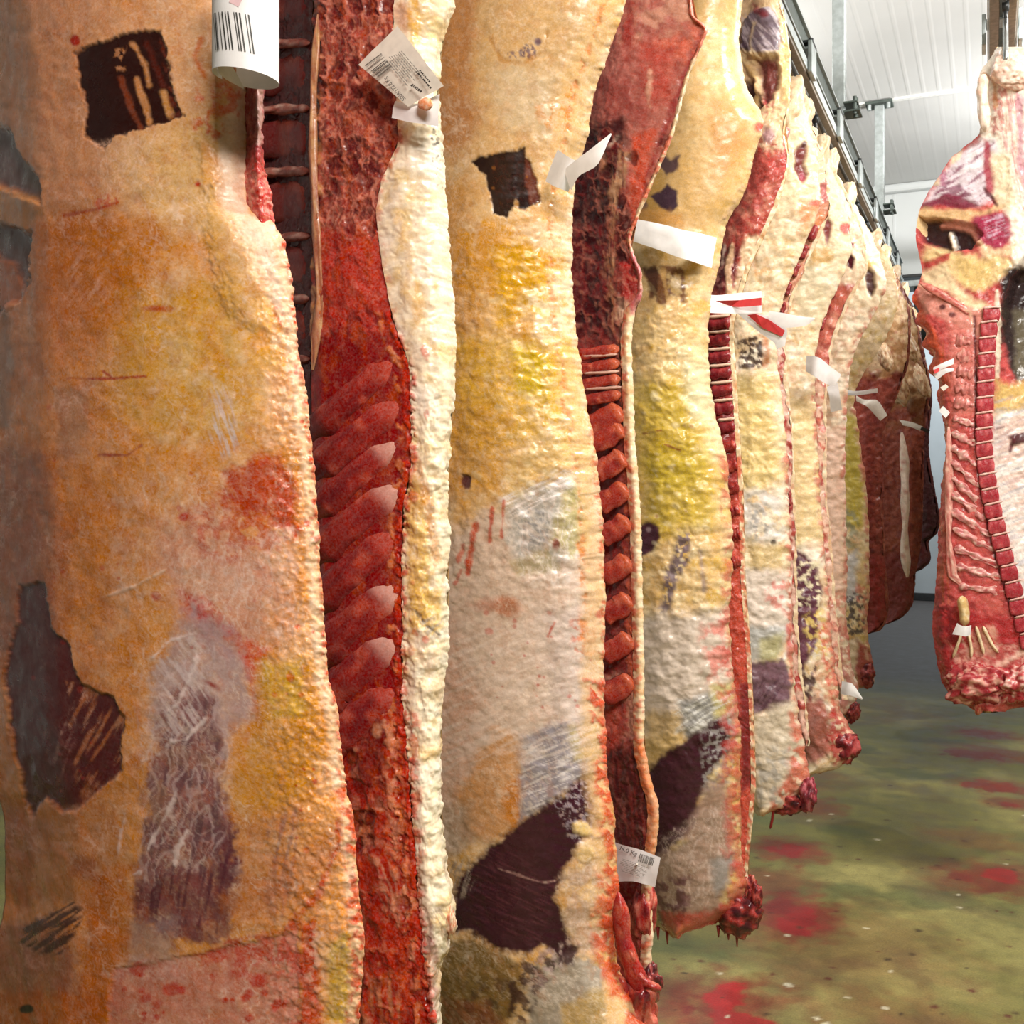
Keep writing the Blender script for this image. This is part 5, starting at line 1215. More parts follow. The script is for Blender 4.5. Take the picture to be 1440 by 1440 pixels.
f.paint([
 ('p', [(960, -120), (1115, -120), (1115, 190), (1080, 200), (1030, 180), (960, 160)], '#dfc49a', 10, 10, .95),
 ('p', [(1044, 40), (1060, 16), (1084, 12), (1098, 36), (1100, 60), (1092, 80), (1060, 78), (1042, 72)], '#6d6272', 5, 7, .95, None, .02), ('p', [(1040, 48), (1060, 38), (1062, 72), (1040, 78)], '#4a3444', 4, 6, .9),
 ('p', [(1044, 20), (1098, 10), (1100, 80), (1044, 80)], '#c9bfc6', 4, 7, .75, ('fibre', 60, 6, -.05)), ('l', [(1068, 36), (1062, 62), (1070, 84)], '#d8c6a4', 2.5, 4, .9, None, .003, 3), ('l', [(1060, 6), (1078, 24)], '#7c2a32', 3, 4, .85, None, 0, 3),
 ('p', [(1036, 66), (1060, 76), (1098, 78), (1096, 92), (1060, 90), (1040, 88)], '#e2cb9a', 4, 5, .9, None, .008), ('p', [(1066, 86), (1092, 82), (1094, 112), (1088, 140), (1074, 146), (1066, 120)], '#6b2a2e', 4, 6, .95, None, -.012),
 ('p', [(1036, 122), (1060, 110), (1070, 150), (1052, 158), (1040, 144)], '#40232a', 4, 6, .95, None, -.014), ('l', [(1054, 96), (1064, 112), (1060, 146)], '#d0b078', 2.5, 4, .95, None, .008, 4), ('p', [(1072, 138), (1090, 136), (1084, 160), (1066, 160)], '#b04a4c', 4, 6, .8, ('mottle', 8)),
 ('p', [(1094, 20), (1114, 40), (1114, 150), (1098, 140), (1100, 80)], '#e6c58c', 4, 6, .9, None, .004), ('p', [(1040, 160), (1090, 160), (1110, 215), (1080, 230), (1050, 200)], '#e0bf9c', 6, 8, .85, ('mottle', 14, .1)),
 ('e', (1080, 190, 9, 12), '#8a5a74', 4, 5, .7), ('p', [(1052, 215), (1108, 215), (1106, 235), (1090, 280), (1060, 330), (1020, 350), (1016, 300), (1040, 260)], '#b0524a', 7, 9, .9), ('p', [(1074, 208), (1108, 216), (1104, 240), (1080, 246)], '#bb4a44', 5, 7, .8, ('mottle', 12, .1)),
 ('p', [(1020, 270), (1090, 260), (1070, 320), (1020, 340)], '#d08a74', 8, 10, .65, ('mottle', 18)), ('l', [(1075, 250), (1040, 280), (1020, 310)], '#7c3430', 3, 5, .6, None, -.003, 3),
 ('p', [(1000, 350), (1042, 345), (1030, 412), (1000, 412)], '#5c2226', 6, 8, .95), ('p', [(1004, 350), (1036, 350), (1030, 410), (1004, 410)], '#c0857a', 4, 6, .7, ('mottle', 8, -.1)), ('l', [(1030, 345), (1024, 380), (1026, 420)], '#d9b48e', 2, 4, .9, None, .003, 4), ('l', [(1020, 345), (1016, 370)], '#d9c0ae', 2, 3, .8, None, .002, 2),
 ('p', [(1048, 330), (1070, 330), (1048, 400), (1036, 440), (1030, 420), (1040, 370)], '#e3c9a4', 4, 6, .9), ('p', [(990, 430), (1040, 430), (1050, 700), (990, 700)], '#93302f', 6, 7, .75), ('p', [(1020, 700), (1060, 700), (1066, 1262), (1020, 1262)], '#c0503e', 6, 8, .8),
 ('p', [(1040, 960), (1056, 960), (1056, 1100), (1042, 1120)], '#74282a', 5, 6, .9), ('p', [(1040, 1120), (1062, 1100), (1060, 1230), (1042, 1240)], '#cf5c4a', 5, 7, .8, ('mottle', 12, .1)),
])
f.lumps(.004, .03, 1, .002)
f.build('sawn_inner_face', MEAT, t6)
f = Sheet([(F6, Y6 - .002), (R6, Y6 + .003), ([(p[0] - 4, p[1]) for p in R6], Y6 + .05)], rr, 12, jit=1.4, seed=18, sk=[0, .5, 1])
f.base(['#e2caa2', '#ead8ba', '#d8a070'], .06, .5)
f.edge_band('r', 6, '#cc563e', 3, 7, .85, ('mottle', 12, .12), .002, 640, 1262, 2)
f.lumps(.003, .02, 1, .001); f.build('cut_fat_rim', FAT, t6)
f = Sheet([(R6, Y6 + .005), (mids(L6, R6, (.6,))[0], Y6 + .12), (L6, Y6 + .06)], rows(-64, 1262, 40), 8, seed=19)
f.base(['#dcc092', '#c99a58'], .1); f.build('outer_fat', FAT, t6)
for i, y in enumerate((452, 474, 498, 521, 545, 570, 597, 624, 652, 682, 714, 748, 786)):
    xl = float(edge(R5, np.array([float(y)]))[0]) - 2; xr = float(edge(F6, np.array([float(y)]))[0]) + 1
    bar('vertebra', [(xl, y + 6), ((xl + xr) / 2, y + 4), (xr, y + 2)], Y6 - .012, 17, .012, ['#8a2c30', '#a33c3a', '#6f2026'] if y < 600 else ['#a53a32', '#c4584a', '#7a2828'], t6, seed=170 + i, n=12, m=7, amp=.2)
    if y < 600:
        bar('disc', [(xl, y - 6), ((xl + xr) / 2, y - 7), (xr, y - 9)], Y6 - .014, 5, .008, ['#d8b49c', '#e2c8b0'], t6, seed=190 + i, n=8, m=6)
lump('neck_stump', 1050, 1250, Y6 + .01, (14, 22, .03), ['#5a2024', '#a33a34', '#c8705c'], t6, 20, .5)

# ---- seventh and later sides
def leg(t, R, Y, seed):
    """rounded end of the hind leg over the outline near the rail, with a cut muscle showing"""
    y0 = R[0][1]; k = 3.6 / Y
    px0 = proj(RX1, Y, RZ)[0]
    xr = float(edge(R, np.array([y0 + 60 * k]))[0])
    lump('hind_leg_knuckle', xr - 24 * k, y0 + 52 * k, Y - .03, (19 * k, 44 * k, .07), ['#e0c49c', '#ecdcc0', '#d8b084', '#e8d0ac'], t, seed + 60, .22, 4, 1.8, mat=FARFAT, rot=-20)
    lump('hind_leg_muscle', xr - 32 * k, y0 + 96 * k, Y - .05, (9 * k, 20 * k, .045), ['#8a3a44', '#b0606a', '#dcc0a0'], t, seed + 70, .3, 3, 2, rot=-15)
    lump('hock_end', px0 - 18 * k, y0 + 14 * k, Y, (15 * k, 24 * k, .05), ['#e6cfae', '#ecdcc0', '#d8a88c'], t, seed + 80, .14, 3, 1.5, mat=FARFAT)

def far_outer(key, Y, label, R, cols, layers, seed, lumps_=.006, edge_red=(1, 8, 600), L=None, bulge=.06, back=.05):
    t = side(key, Y, label, x=-.7)
    L = L or auto_left(R, Y)
    y0, y1 = R[0][1], max(p[1] for p in R)
    c, k = outer_cols(L, R, Y, bulge, .05)
    f = Sheet(c, rows(y0, y1, 2.0), 84, jit=1.4, seed=seed, sk=k)
    f.base(cols, .12, .55)
    f.cloud([('#f4e8d2', 7, .4, 40, 1.8), ('#c48a5c', 18, .3, 60, 1.6), ('#d88a78', 12, .25, 80, 2.5)])
    f.paint(layers)
    f.edge_band('r', 4, '#e6cdaa', 3, 5, .7, ('mottle', 12), .002, 300, 1200, 3)
    if edge_red:
        f.edge_band('r', edge_red[1] * .5, '#bb5248', 3, 6, .75 * edge_red[0], ('mottle', 12, .06), .003, edge_red[2], 1300, 2)
    f.lumps(lumps_ * 1.3, .05, 1.2, lumps_ * .4)
    f.build('fat_cover', FARFAT, t, back=back)
    leg(t, R, Y, seed)
    return t, f

def far_inner(key, Y, label, R, cols, layers, seed, strip=8, verts_=(), L=None, mat=None, wid=.45, rim=('#e0c6a0', '#e8d4b4', '#d09a78'), jit=1.5):
    t = side(key, Y, label, x=-.7)
    L = L or auto_left(R, Y, wid)
    y0, y1 = R[0][1], max(p[1] for p in R)
    ys_ = np.arange(y0, y1 + 9, 9.0)
    er = edge(R, ys_); wv = 1.2 + 5.5 * np.clip(.5 + 1.2 * fbm(ys_ / 45, ys_ * 0 + seed, 3, seed), 0, 1) * np.clip(4.5 / Y, .5, 1.3)
    F_ = list(zip(er - wv, ys_))
    f = Sheet([(L, Y + .06), (mids(L, F_, (.5,))[0], Y + .02), (mids(L, F_, (.85,))[0], Y - .012), (F_, Y)], rows(y0, y1, 2.0), 64, jit=jit, seed=seed, sk=[0, .35, .75, 1])
    f.base(cols, .08, .55)
    f.paint(layers)
    f.lumps(.006, .045, 1, .003)
    f.build('sawn_inner_face', mat or MEAT, t)
    f = Sheet([(F_, Y - .002), (R, Y + .003), (mids(L, R, (.6,))[0], Y + .1), (L, Y + .06)], rows(y0, y1, 2.0), 14, jit=jit, seed=seed + 1, sk=[0, .2, .6, 1])
    f.base(list(rim), .1, .5)
    f.lumps(.004, .03, 1, .002); f.build('outer_fat', FARFAT, t)
    leg(t, R, Y, seed)
    for i, (x, y, x2, y2, wd) in enumerate(verts_):
        bar('vertebra', [(x, y), ((x + x2) / 2, (y + y2) / 2), (x2, y2)], Y - .014, wd, .016, ['#9c3b3a', '#b85a50', '#7d2a2e'], t, seed=seed * 10 + i, n=10, m=7, amp=.2)
    return t

R7 = [(1102, 94), (1116, 110), (1128, 142), (1141, 186), (1149, 230), (1153, 285), (1145, 312), (1124, 360), (1108, 400), (1096, 440), (1090, 480), (1094, 520), (1103, 600), (1108, 680), (1111, 760), (1113, 860), (1117, 950), (1124, 1010), (1132, 1060), (1138, 1092), (1120, 1120), (1095, 1138), (1078, 1142)]
L7 = [(1074, 94), (1050, 130), (1010, 300), (980, 700), (990, 1000), (1020, 1100), (1062, 1142)]
t7, f7 = far_outer('7', 3.58, 'seventh beef side, small dark brand near its top, white-grey lower end with dark red knob', R7, ['#e0c6a0', '#ead8ba', '#d6b07c', '#f0e4d0'], [
 ('p', [(1060, 30), (1130, 40), (1145, 200), (1150, 290), (1100, 290), (1070, 200)], '#e6d0ac', 9, 10, .85), ('p', [(1118, 216), (1124, 204), (1134, 204), (1132, 232), (1138, 244), (1128, 258), (1116, 240)], '#70242c', 2.5, 4, .95, None, -.012),
 ('e', (1131, 202, 4, 6, 20), '#4e2028', 2, 2, .95), ('e', (1129, 248, 5, 8), '#a83a50', 2.5, 3, .8), ('p', [(1126, 282), (1156, 276), (1148, 306), (1120, 330)], '#d0895c', 6, 8, .8), ('e', (1145, 286, 8, 4), '#b54a44', 3, 3, .8),
 ('p', [(1050, 270), (1120, 280), (1110, 400), (1050, 410)], '#d9c6a6', 12, 12, .7, ('mottle', 20, .1)), ('p', [(1060, 360), (1090, 360), (1080, 400), (1060, 400)], '#bf8a4a', 6, 8, .5, ('mottle', 10)),
 ('p', [(1037, 480), (1056, 474), (1072, 478), (1074, 514), (1058, 518), (1040, 516)], '#3f2824', 2.5, 6, .95, ('mottle', 9, .12)), ('p', [(1072, 470), (1082, 480), (1084, 510), (1074, 516)], '#b56a3c', 4, 5, .8),
 ('p', [(1030, 530), (1085, 530), (1095, 680), (1040, 700)], '#dcc078', 12, 12, .75), ('p', [(1040, 690), (1100, 680), (1105, 760), (1050, 770)], '#dcd6d0', 9, 10, .8, ('mottle', 22, .1)), ('p', [(1056, 720), (1080, 705), (1080, 750), (1060, 760)], '#8f8f90', 5, 7, .7, ('mottle', 9)),
 ('e', (1087, 762, 4, 4), '#3a3436', 1.5, 3, .9), ('p', [(1050, 760), (1100, 770), (1100, 800), (1050, 810)], '#cdb072', 8, 9, .7), ('p', [(1045, 800), (1113, 800), (1116, 900), (1050, 900)], '#dfd0c4', 8, 10, .9), ('p', [(1078, 810), (1108, 815), (1106, 860), (1080, 850)], '#d46a60', 6, 9, .7, ('mottle', 14)),
 ('p', [(1050, 880), (1105, 880), (1095, 930), (1050, 930)], '#a8aaa8', 7, 8, .8), ('p', [(1070, 900), (1100, 890), (1095, 930), (1070, 935)], '#b5ac70', 6, 7, .7), ('p', [(1048, 935), (1100, 925), (1115, 950), (1112, 990), (1080, 1000), (1056, 1010)], '#6d4c5c', 5, 7, .95), ('p', [(1060, 950), (1105, 955), (1090, 1000), (1064, 1006)], '#4e303e', 5, 6, .7, ('fibre', 120, 4)),
 ('l', [(1104, 925), (1112, 905)], '#efe6dc', 2, 4, .9, None, 0, 3), ('p', [(1060, 1005), (1120, 985), (1130, 1060), (1100, 1130), (1066, 1140)], '#cfbfa8', 7, 9, .95), ('p', [(1060, 1060), (1110, 1050), (1100, 1130), (1066, 1140)], '#a5a09a', 7, 10, .6, ('mottle', 16)),
 ('p', [(1110, 1000), (1134, 1000), (1140, 1090), (1100, 1140), (1080, 1140), (1112, 1080)], '#c8604a', 6, 8, .85, ('mottle', 18, .2)), ('l', [(1108, 880), (1110, 920), (1114, 950)], '#bb2f26', 3, 4, .8, None, 0, 3)], 21, .006, (1, 9, 640), L7)
f7.specks(1, (0, 0, 1, 1), '#ffffff', 1, 1)
lump('neck_stump', 1108, 1132, 3.58, (22, 14, .05), ['#431a20', '#7c2628', '#b5504c'], t7, 22, .5)
lump('neck_tip', 1136, 1116, 3.57, (13, 24, .05), ['#6a2a34', '#93303a', '#c8707a'], t7, 23, .5)
bar('blood_string', [(1088, 1138), (1086, 1152), (1083, 1166)], 3.57, 4, .008, ['#8a2420', '#a83028'], t7, mat=BLOOD, seed=3)

R8 = [(1118, 125), (1134, 152), (1150, 198), (1163, 240), (1168, 285), (1158, 322), (1137, 366), (1120, 408), (1110, 440), (1104, 480), (1107, 520), (1114, 600), (1118, 680), (1120, 760), (1122, 860), (1128, 950), (1136, 1010), (1138, 1050)]
far_inner('8', 3.80, 'eighth beef side, thin red diagonal sliver of sawn spine behind the seventh', R8, ['#b04c42', '#c87a68', '#93383a'], [
 ('p', [(1100, 40), (1170, 40), (1170, 280), (1100, 280)], '#e6cfae', 6, 8, .95), ('p', [(1150, 290), (1170, 280), (1112, 440), (1090, 440)], '#dfae8c', 3, 4, .6), ('e', (1160, 268, 7, 14), '#b24a58', 3, 4, .8), ('p', [(1146, 300), (1166, 300), (1158, 330), (1140, 330)], '#d58a5c', 4, 5, .8),
 ('p', [(1085, 440), (1125, 440), (1140, 1060), (1085, 1060)], '#dfb9a4', 6, 8, .8, ('mottle', 14, .1))], 24,
 verts_=[(1147, 316, 1138, 338, 13), (1134, 344, 1125, 364, 12), (1122, 370, 1114, 390, 11), (1111, 397, 1105, 416, 9), (1103, 424, 1099, 442, 8), (1106, 640, 1108, 655, 6), (1110, 690, 1111, 712, 6)], wid=.35)

R9 = [(1146, 180), (1160, 210), (1177, 258), (1190, 300), (1197, 345), (1190, 374), (1178, 404), (1160, 445), (1149, 480), (1146, 520), (1148, 600), (1152, 680), (1158, 760), (1166, 860), (1174, 940), (1183, 1000), (1203, 1038), (1208, 1058), (1180, 1078), (1140, 1090)]
t9, f9 = far_outer('9', 4.25, 'ninth beef side, dark maroon patch at mid height and red knobbed end over the floor', R9, ['#e6d0ac', '#eedcc2', '#dab884', '#f2e8d6'], [
 ('p', [(1120, 120), (1198, 280), (1200, 360), (1130, 360)], '#e9d6b4', 7, 9, .85), ('p', [(1157, 322), (1163, 306), (1170, 316), (1168, 332), (1162, 345)], '#78242e', 2, 3, .95, None, -.01), ('e', (1188, 322, 8, 8, 30), '#c43a44', 3, 4, .85), ('p', [(1120, 340), (1180, 350), (1160, 440), (1120, 460)], '#d9cbaa', 9, 10, .8),
 ('p', [(1136, 350), (1170, 350), (1166, 372), (1140, 372)], '#d0a058', 5, 7, .7), ('p', [(1108, 560), (1150, 560), (1160, 760), (1112, 770)], '#e2c68c', 9, 10, .7), ('p', [(1110, 770), (1126, 776), (1140, 790), (1152, 800), (1156, 830), (1148, 900), (1130, 950), (1114, 960), (1108, 860)], '#613644', 4, 6, 1),
 ('p', [(1112, 780), (1155, 790), (1155, 860), (1112, 850)], '#efe2c0', 3, 6, .9, ('mottle', 10, -.06)), ('p', [(1112, 860), (1150, 850), (1145, 920), (1116, 950)], '#845866', 4, 6, .6, ('fibre', 120, 4)), ('p', [(1130, 870), (1160, 850), (1166, 920), (1140, 930)], '#dcc070', 4, 7, .85, ('mottle', 10, .05)),
 ('p', [(1110, 950), (1150, 930), (1150, 980), (1116, 1000)], '#4a2a34', 4, 7, .9, ('mottle', 14, .1)), ('p', [(1140, 930), (1178, 930), (1190, 1030), (1150, 1050)], '#d8a888', 5, 8, .85, ('mottle', 12, .1)), ('p', [(1116, 990), (1160, 980), (1170, 1060), (1120, 1085)], '#a24e46', 7, 9, .85), ('p', [(1150, 880), (1170, 870), (1185, 1000), (1170, 1010)], '#cc5f4c', 4, 6, .8, ('mottle', 9, .1)),
 ('p', [(1172, 990), (1208, 1030), (1208, 1062), (1170, 1080), (1164, 1040)], '#b53f3c', 4, 7, .9, ('mottle', 10, .2))], 26, .006, (1, 7, 540))
lump('neck_stump', 1190, 1050, 4.24, (19, 24, .06), ['#571d24', '#8d2a2e', '#c05a58'], t9, 27, .5)
lump('neck_tip', 1160, 1072, 4.26, (16, 11, .05), ['#431a20', '#6a2226', '#a8403c'], t9, 28, .5)

R10 = [(1156, 200), (1172, 234), (1197, 282), (1216, 330), (1221, 372), (1208, 402), (1190, 436), (1178, 470), (1168, 500), (1163, 560), (1163, 680), (1170, 760), (1177, 860), (1185, 940), (1192, 985)]
far_inner('10', 4.45, 'tenth beef side, narrow edge between pale neighbours with a dark hollow under its leg', R10, ['#c06a58', '#d79a84', '#a34a44'], [
 ('p', [(1150, 140), (1225, 300), (1225, 400), (1150, 400)], '#ecd9ba', 5, 7, .95), ('p', [(1190, 364), (1196, 356), (1202, 364), (1198, 378), (1191, 374)], '#55222c', 1.5, 2, 1, None, -.01), ('e', (1198, 345, 4, 4), '#7a2a38', 1.5, 2, .9), ('p', [(1140, 520), (1170, 520), (1192, 985), (1140, 985)], '#e2bfa6', 5, 8, .85, ('mottle', 14, .15))], 29,
 verts_=[(1176, 398, 1168, 420, 9), (1166, 424, 1160, 442, 8), (1159, 446, 1154, 464, 8), (1140, 380 + 160, 1141, 556, 5)], wid=.32)

R11 = [(1180, 248), (1198, 280), (1222, 326), (1241, 370), (1246, 402), (1234, 430), (1212, 470), (1197, 512), (1190, 560), (1188, 640), (1190, 760), (1191, 860), (1196, 930), (1206, 968), (1195, 1000), (1168, 1012)]
t11, f11 = far_outer('11', 5.0, 'eleventh beef side, pinkish-white fat face under a pair of white paper labels', R11, ['#e8d2b4', '#eedfc8', '#e0b89a', '#f0e6d4'], [
 ('p', [(1160, 200), (1245, 370), (1245, 430), (1160, 440)], '#ead6b6', 6, 8, .8), ('p', [(1216, 388), (1222, 376), (1230, 384), (1232, 404), (1226, 416), (1220, 408)], '#4c2a28', 2, 3, 1, None, -.014), ('e', (1222, 372, 8, 6), '#c9a04c', 3, 4, .8), ('p', [(1176, 400), (1206, 396), (1190, 440), (1172, 444)], '#d6604c', 4, 6, .85, ('mottle', 8, .1)),
 ('p', [(1150, 600), (1190, 600), (1190, 830), (1156, 830)], '#e8c0ac', 10, 10, .75), ('p', [(1160, 830), (1192, 830), (1196, 900), (1164, 900)], '#d88876', 6, 8, .8, ('mottle', 10, .1)), ('p', [(1160, 880), (1200, 880), (1206, 1000), (1164, 1010)], '#b5605a', 6, 8, .8, ('mottle', 12, .1))], 31, .006, (1, 6, 400))
for i, (x, y, x2, y2, wd) in enumerate([(1178, 434, 1172, 452, 9), (1170, 456, 1164, 474, 9), (1162, 478, 1156, 494, 8)]):
    bar('vertebra', [(x, y), (x2, y2)], 4.93, wd, .015, ['#a8433e', '#c0605a'], t11, seed=300 + i, n=8)

R12 = [(1214, 315), (1232, 338), (1256, 376), (1263, 420), (1256, 452), (1236, 492), (1212, 530), (1201, 562), (1208, 612), (1217, 680), (1222, 760), (1222, 830), (1219, 880), (1226, 930), (1230, 955), (1216, 966), (1190, 968)]
t12, f12 = far_outer('12', 6.0, 'twelfth beef side, yellow-green fat edge standing next to dark red sides', R12, ['#d8bc80', '#e2cda0', '#c8a860', '#e8d8b4'], [
 ('p', [(1180, 300), (1264, 400), (1240, 500), (1180, 500)], '#e0c8a4', 6, 8, .85, ('mottle', 14, .2)), ('p', [(1196, 420), (1230, 420), (1226, 450), (1200, 460)], '#cf6a54', 4, 7, .7, ('mottle', 8, .1)), ('p', [(1186, 580), (1204, 590), (1216, 690), (1214, 740), (1190, 740)], '#c4b444', 6, 7, .85),
 ('p', [(1184, 710), (1206, 720), (1206, 770), (1186, 780)], '#9a9a80', 5, 7, .8, ('mottle', 9, .1)), ('p', [(1188, 780), (1206, 770), (1206, 840), (1190, 850)], '#c8c8cc', 5, 6, .85), ('p', [(1186, 840), (1220, 830), (1216, 900), (1190, 900)], '#4a4044', 3, 6, .9, ('mottle', 7, .02)), ('p', [(1200, 820), (1224, 820), (1222, 890), (1212, 890)], '#c86a58', 4, 6, .7, ('mottle', 9)),
 ('p', [(1184, 905), (1210, 895), (1212, 950), (1186, 955)], '#d8c0a0', 4, 6, .9), ('p', [(1206, 900), (1232, 920), (1230, 965), (1206, 966)], '#9c3834', 4, 6, .9)], 33, .006, (1, 5, 560))
lump('neck_stump', 1218, 950, 5.98, (13, 16, .05), ['#5a2024', '#93322f', '#b5605a'], t12, 34, .5)
lump('neck_tip', 1199, 1002, 5.0, (11, 14, .04), ['#5a2024', '#93322f', '#b5605a'], t11, 35, .5)

DK = ['#7d3a30', '#8d4638', '#632a28']
def fat_top(x0, y0, x1, y1):
    return [('p', [(x0, y0), (x1, y0), (x1, y1), (x0, y1)], '#e4c8a0', 9, 12, 1), ('p', [(x0, y0), (x1, y0), (x1, y1), (x0, y1)], '#b0584a', 4, 7, .6, ('mottle', 7, -.2)), ('p', [(x0, (y0 + y1) / 2), (x1, (y0 + y1) / 2), (x1, y1 + 10), (x0, y1 + 10)], '#b58858', 9, 10, .75, ('mottle', 18, .05))]
R13 = [(1226, 338), (1246, 362), (1268, 402), (1281, 450), (1279, 500), (1262, 556), (1246, 600), (1243, 700), (1246, 800), (1250, 850), (1240, 885), (1215, 892)]
far_inner('13', 6.45, 'dark red-brown beef side right behind the yellow-green edged one', R13, DK, fat_top(1150, 300, 1290, 520) + [('p', [(1196, 560), (1216, 560), (1222, 800), (1204, 800)], '#93463a', 5, 6, .8), ('p', [(1220, 780), (1250, 780), (1250, 890), (1216, 890)], '#8a302c', 6, 7, .7)], 36, rim=('#7a3a30', '#a8654c', '#6a2c28'), jit=3)
R14 = [(1242, 368), (1264, 394), (1286, 440), (1300, 500), (1309, 548), (1304, 580), (1300, 612), (1299, 680), (1296, 760), (1288, 806), (1284, 846), (1262, 872), (1240, 878)]
t14 = far_inner('14', 7.1, 'brown beef side near the row end with a thin bright fat strip down its middle', R14, ['#884536', '#97533f', '#6d302a'], fat_top(1180, 330, 1312, 560) + [('p', [(1244, 480), (1300, 500), (1304, 600), (1240, 600)], '#8d5c3c', 8, 9, .8, ('mottle', 20, .1)), ('p', [(1240, 780), (1290, 780), (1280, 880), (1240, 880)], '#6d2a28', 6, 7, .7)], 38, rim=('#7a3a30', '#a8654c', '#5a2826'), jit=3.5)
bar('fat_strip', [(1268, 608), (1272, 650), (1273, 720), (1272, 770), (1276, 812)], 7.02, 12, .03, ['#ecd4c0', '#c98a78', '#f0e0d0'], t14, mat=FARFAT, seed=8, n=40, m=8, amp=.35)
R15 = [(1256, 393), (1286, 434), (1301, 500), (1311, 560), (1306, 622), (1315, 690), (1322, 732), (1318, 750), (1306, 762), (1309, 786), (1300, 798), (1284, 806)]
far_inner('15', 7.8, 'last beef side of the row, almost black-red, with a ragged right edge against the wall', R15, ['#54282a', '#643030', '#452024'], fat_top(1230, 360, 1316, 560) + [('p', [(1290, 600), (1325, 600), (1325, 760), (1290, 760)], '#3c2224', 5, 6, .7)], 40, rim=('#4a2424', '#6a3430', '#3c1e20'), jit=4)

for i, (x, y, rx, ry, Yd, t_) in enumerate(((1226, 452, 10, 20, 6.38, '13'), (1244, 500, 10, 22, 6.40, '13'), (1258, 440, 10, 22, 6.98, '14'), (1279, 486, 10, 24, 7.0, '14'), (1296, 536, 9, 24, 7.02, '14'), (1262, 540, 14, 30, 6.98, '14'), (1284, 450, 9, 20, 7.7, '15'))):
    lump('loin_fat_lump', x, y, Yd, (rx, ry, .05), ['#d8b890', '#ecd8b8', '#b0704c', '#e2c49c'], ROOTS[t_], 700 + i, .3, 4, 2.0, mat=FARFAT, rot=20)

# ---- the single side on the right rail, opened towards the aisle
YR = 4.08
tr = side('right', YR, 'beef side on the right rail, long sawn spine column and open ribs facing the aisle', 'beef sides on the right rail', x=.02, z=.75)
LR = [(1402, 66), (1392, 84), (1378, 104), (1376, 130), (1381, 160), (1378, 186), (1358, 206), (1338, 222), (1322, 246), (1304, 274), (1292, 300), (1288, 330), (1293, 360), (1297, 384), (1290, 404), (1282, 420), (1293, 438), (1287, 452), (1304, 468), (1297, 484), (1314, 500), (1306, 520), (1322, 540), (1318, 556), (1327, 590), (1330, 630), (1324, 690), (1320, 760), (1317, 820), (1312, 880), (1318, 930), (1326, 960), (1348, 985), (1372, 998), (1380, 1000)]
RR = [(1446, 66), (1468, 84), (1476, 110), (1470, 160), (1480, 220), (1496, 280), (1505, 330), (1500, 400), (1515, 480), (1540, 560), (1560, 650), (1560, 780), (1545, 880), (1510, 960), (1460, 990), (1400, 1000)]
SPL = [(1410, 66), (1412, 104), (1410, 186), (1390, 300), (1350, 390), (1308, 440), (1322, 500), (1334, 560), (1336, 640), (1334, 720), (1332, 800), (1330, 880), (1338, 950), (1385, 1000)]
SPR = [(1420, 66), (1430, 104), (1440, 200), (1440, 330), (1408, 420), (1398, 470), (1394, 560), (1392, 620), (1398, 680), (1410, 740), (1426, 800), (1442, 860), (1460, 930), (1395, 1000)]
SPC = [(q[0] + 18, q[1]) for q in SPR]
dep = [(60, YR + .02), (330, YR + .02), (400, YR + .16), (500, YR + .18), (540, YR + .10), (640, YR + .08), (800, YR + .06), (1000, YR + .03)]
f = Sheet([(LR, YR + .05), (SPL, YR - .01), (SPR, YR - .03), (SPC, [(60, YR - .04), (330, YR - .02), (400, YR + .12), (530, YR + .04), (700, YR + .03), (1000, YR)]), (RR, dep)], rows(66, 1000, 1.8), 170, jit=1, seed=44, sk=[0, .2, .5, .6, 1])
f.base(['#b9504e', '#c8645c', '#9c3c3e'], .06, .5)
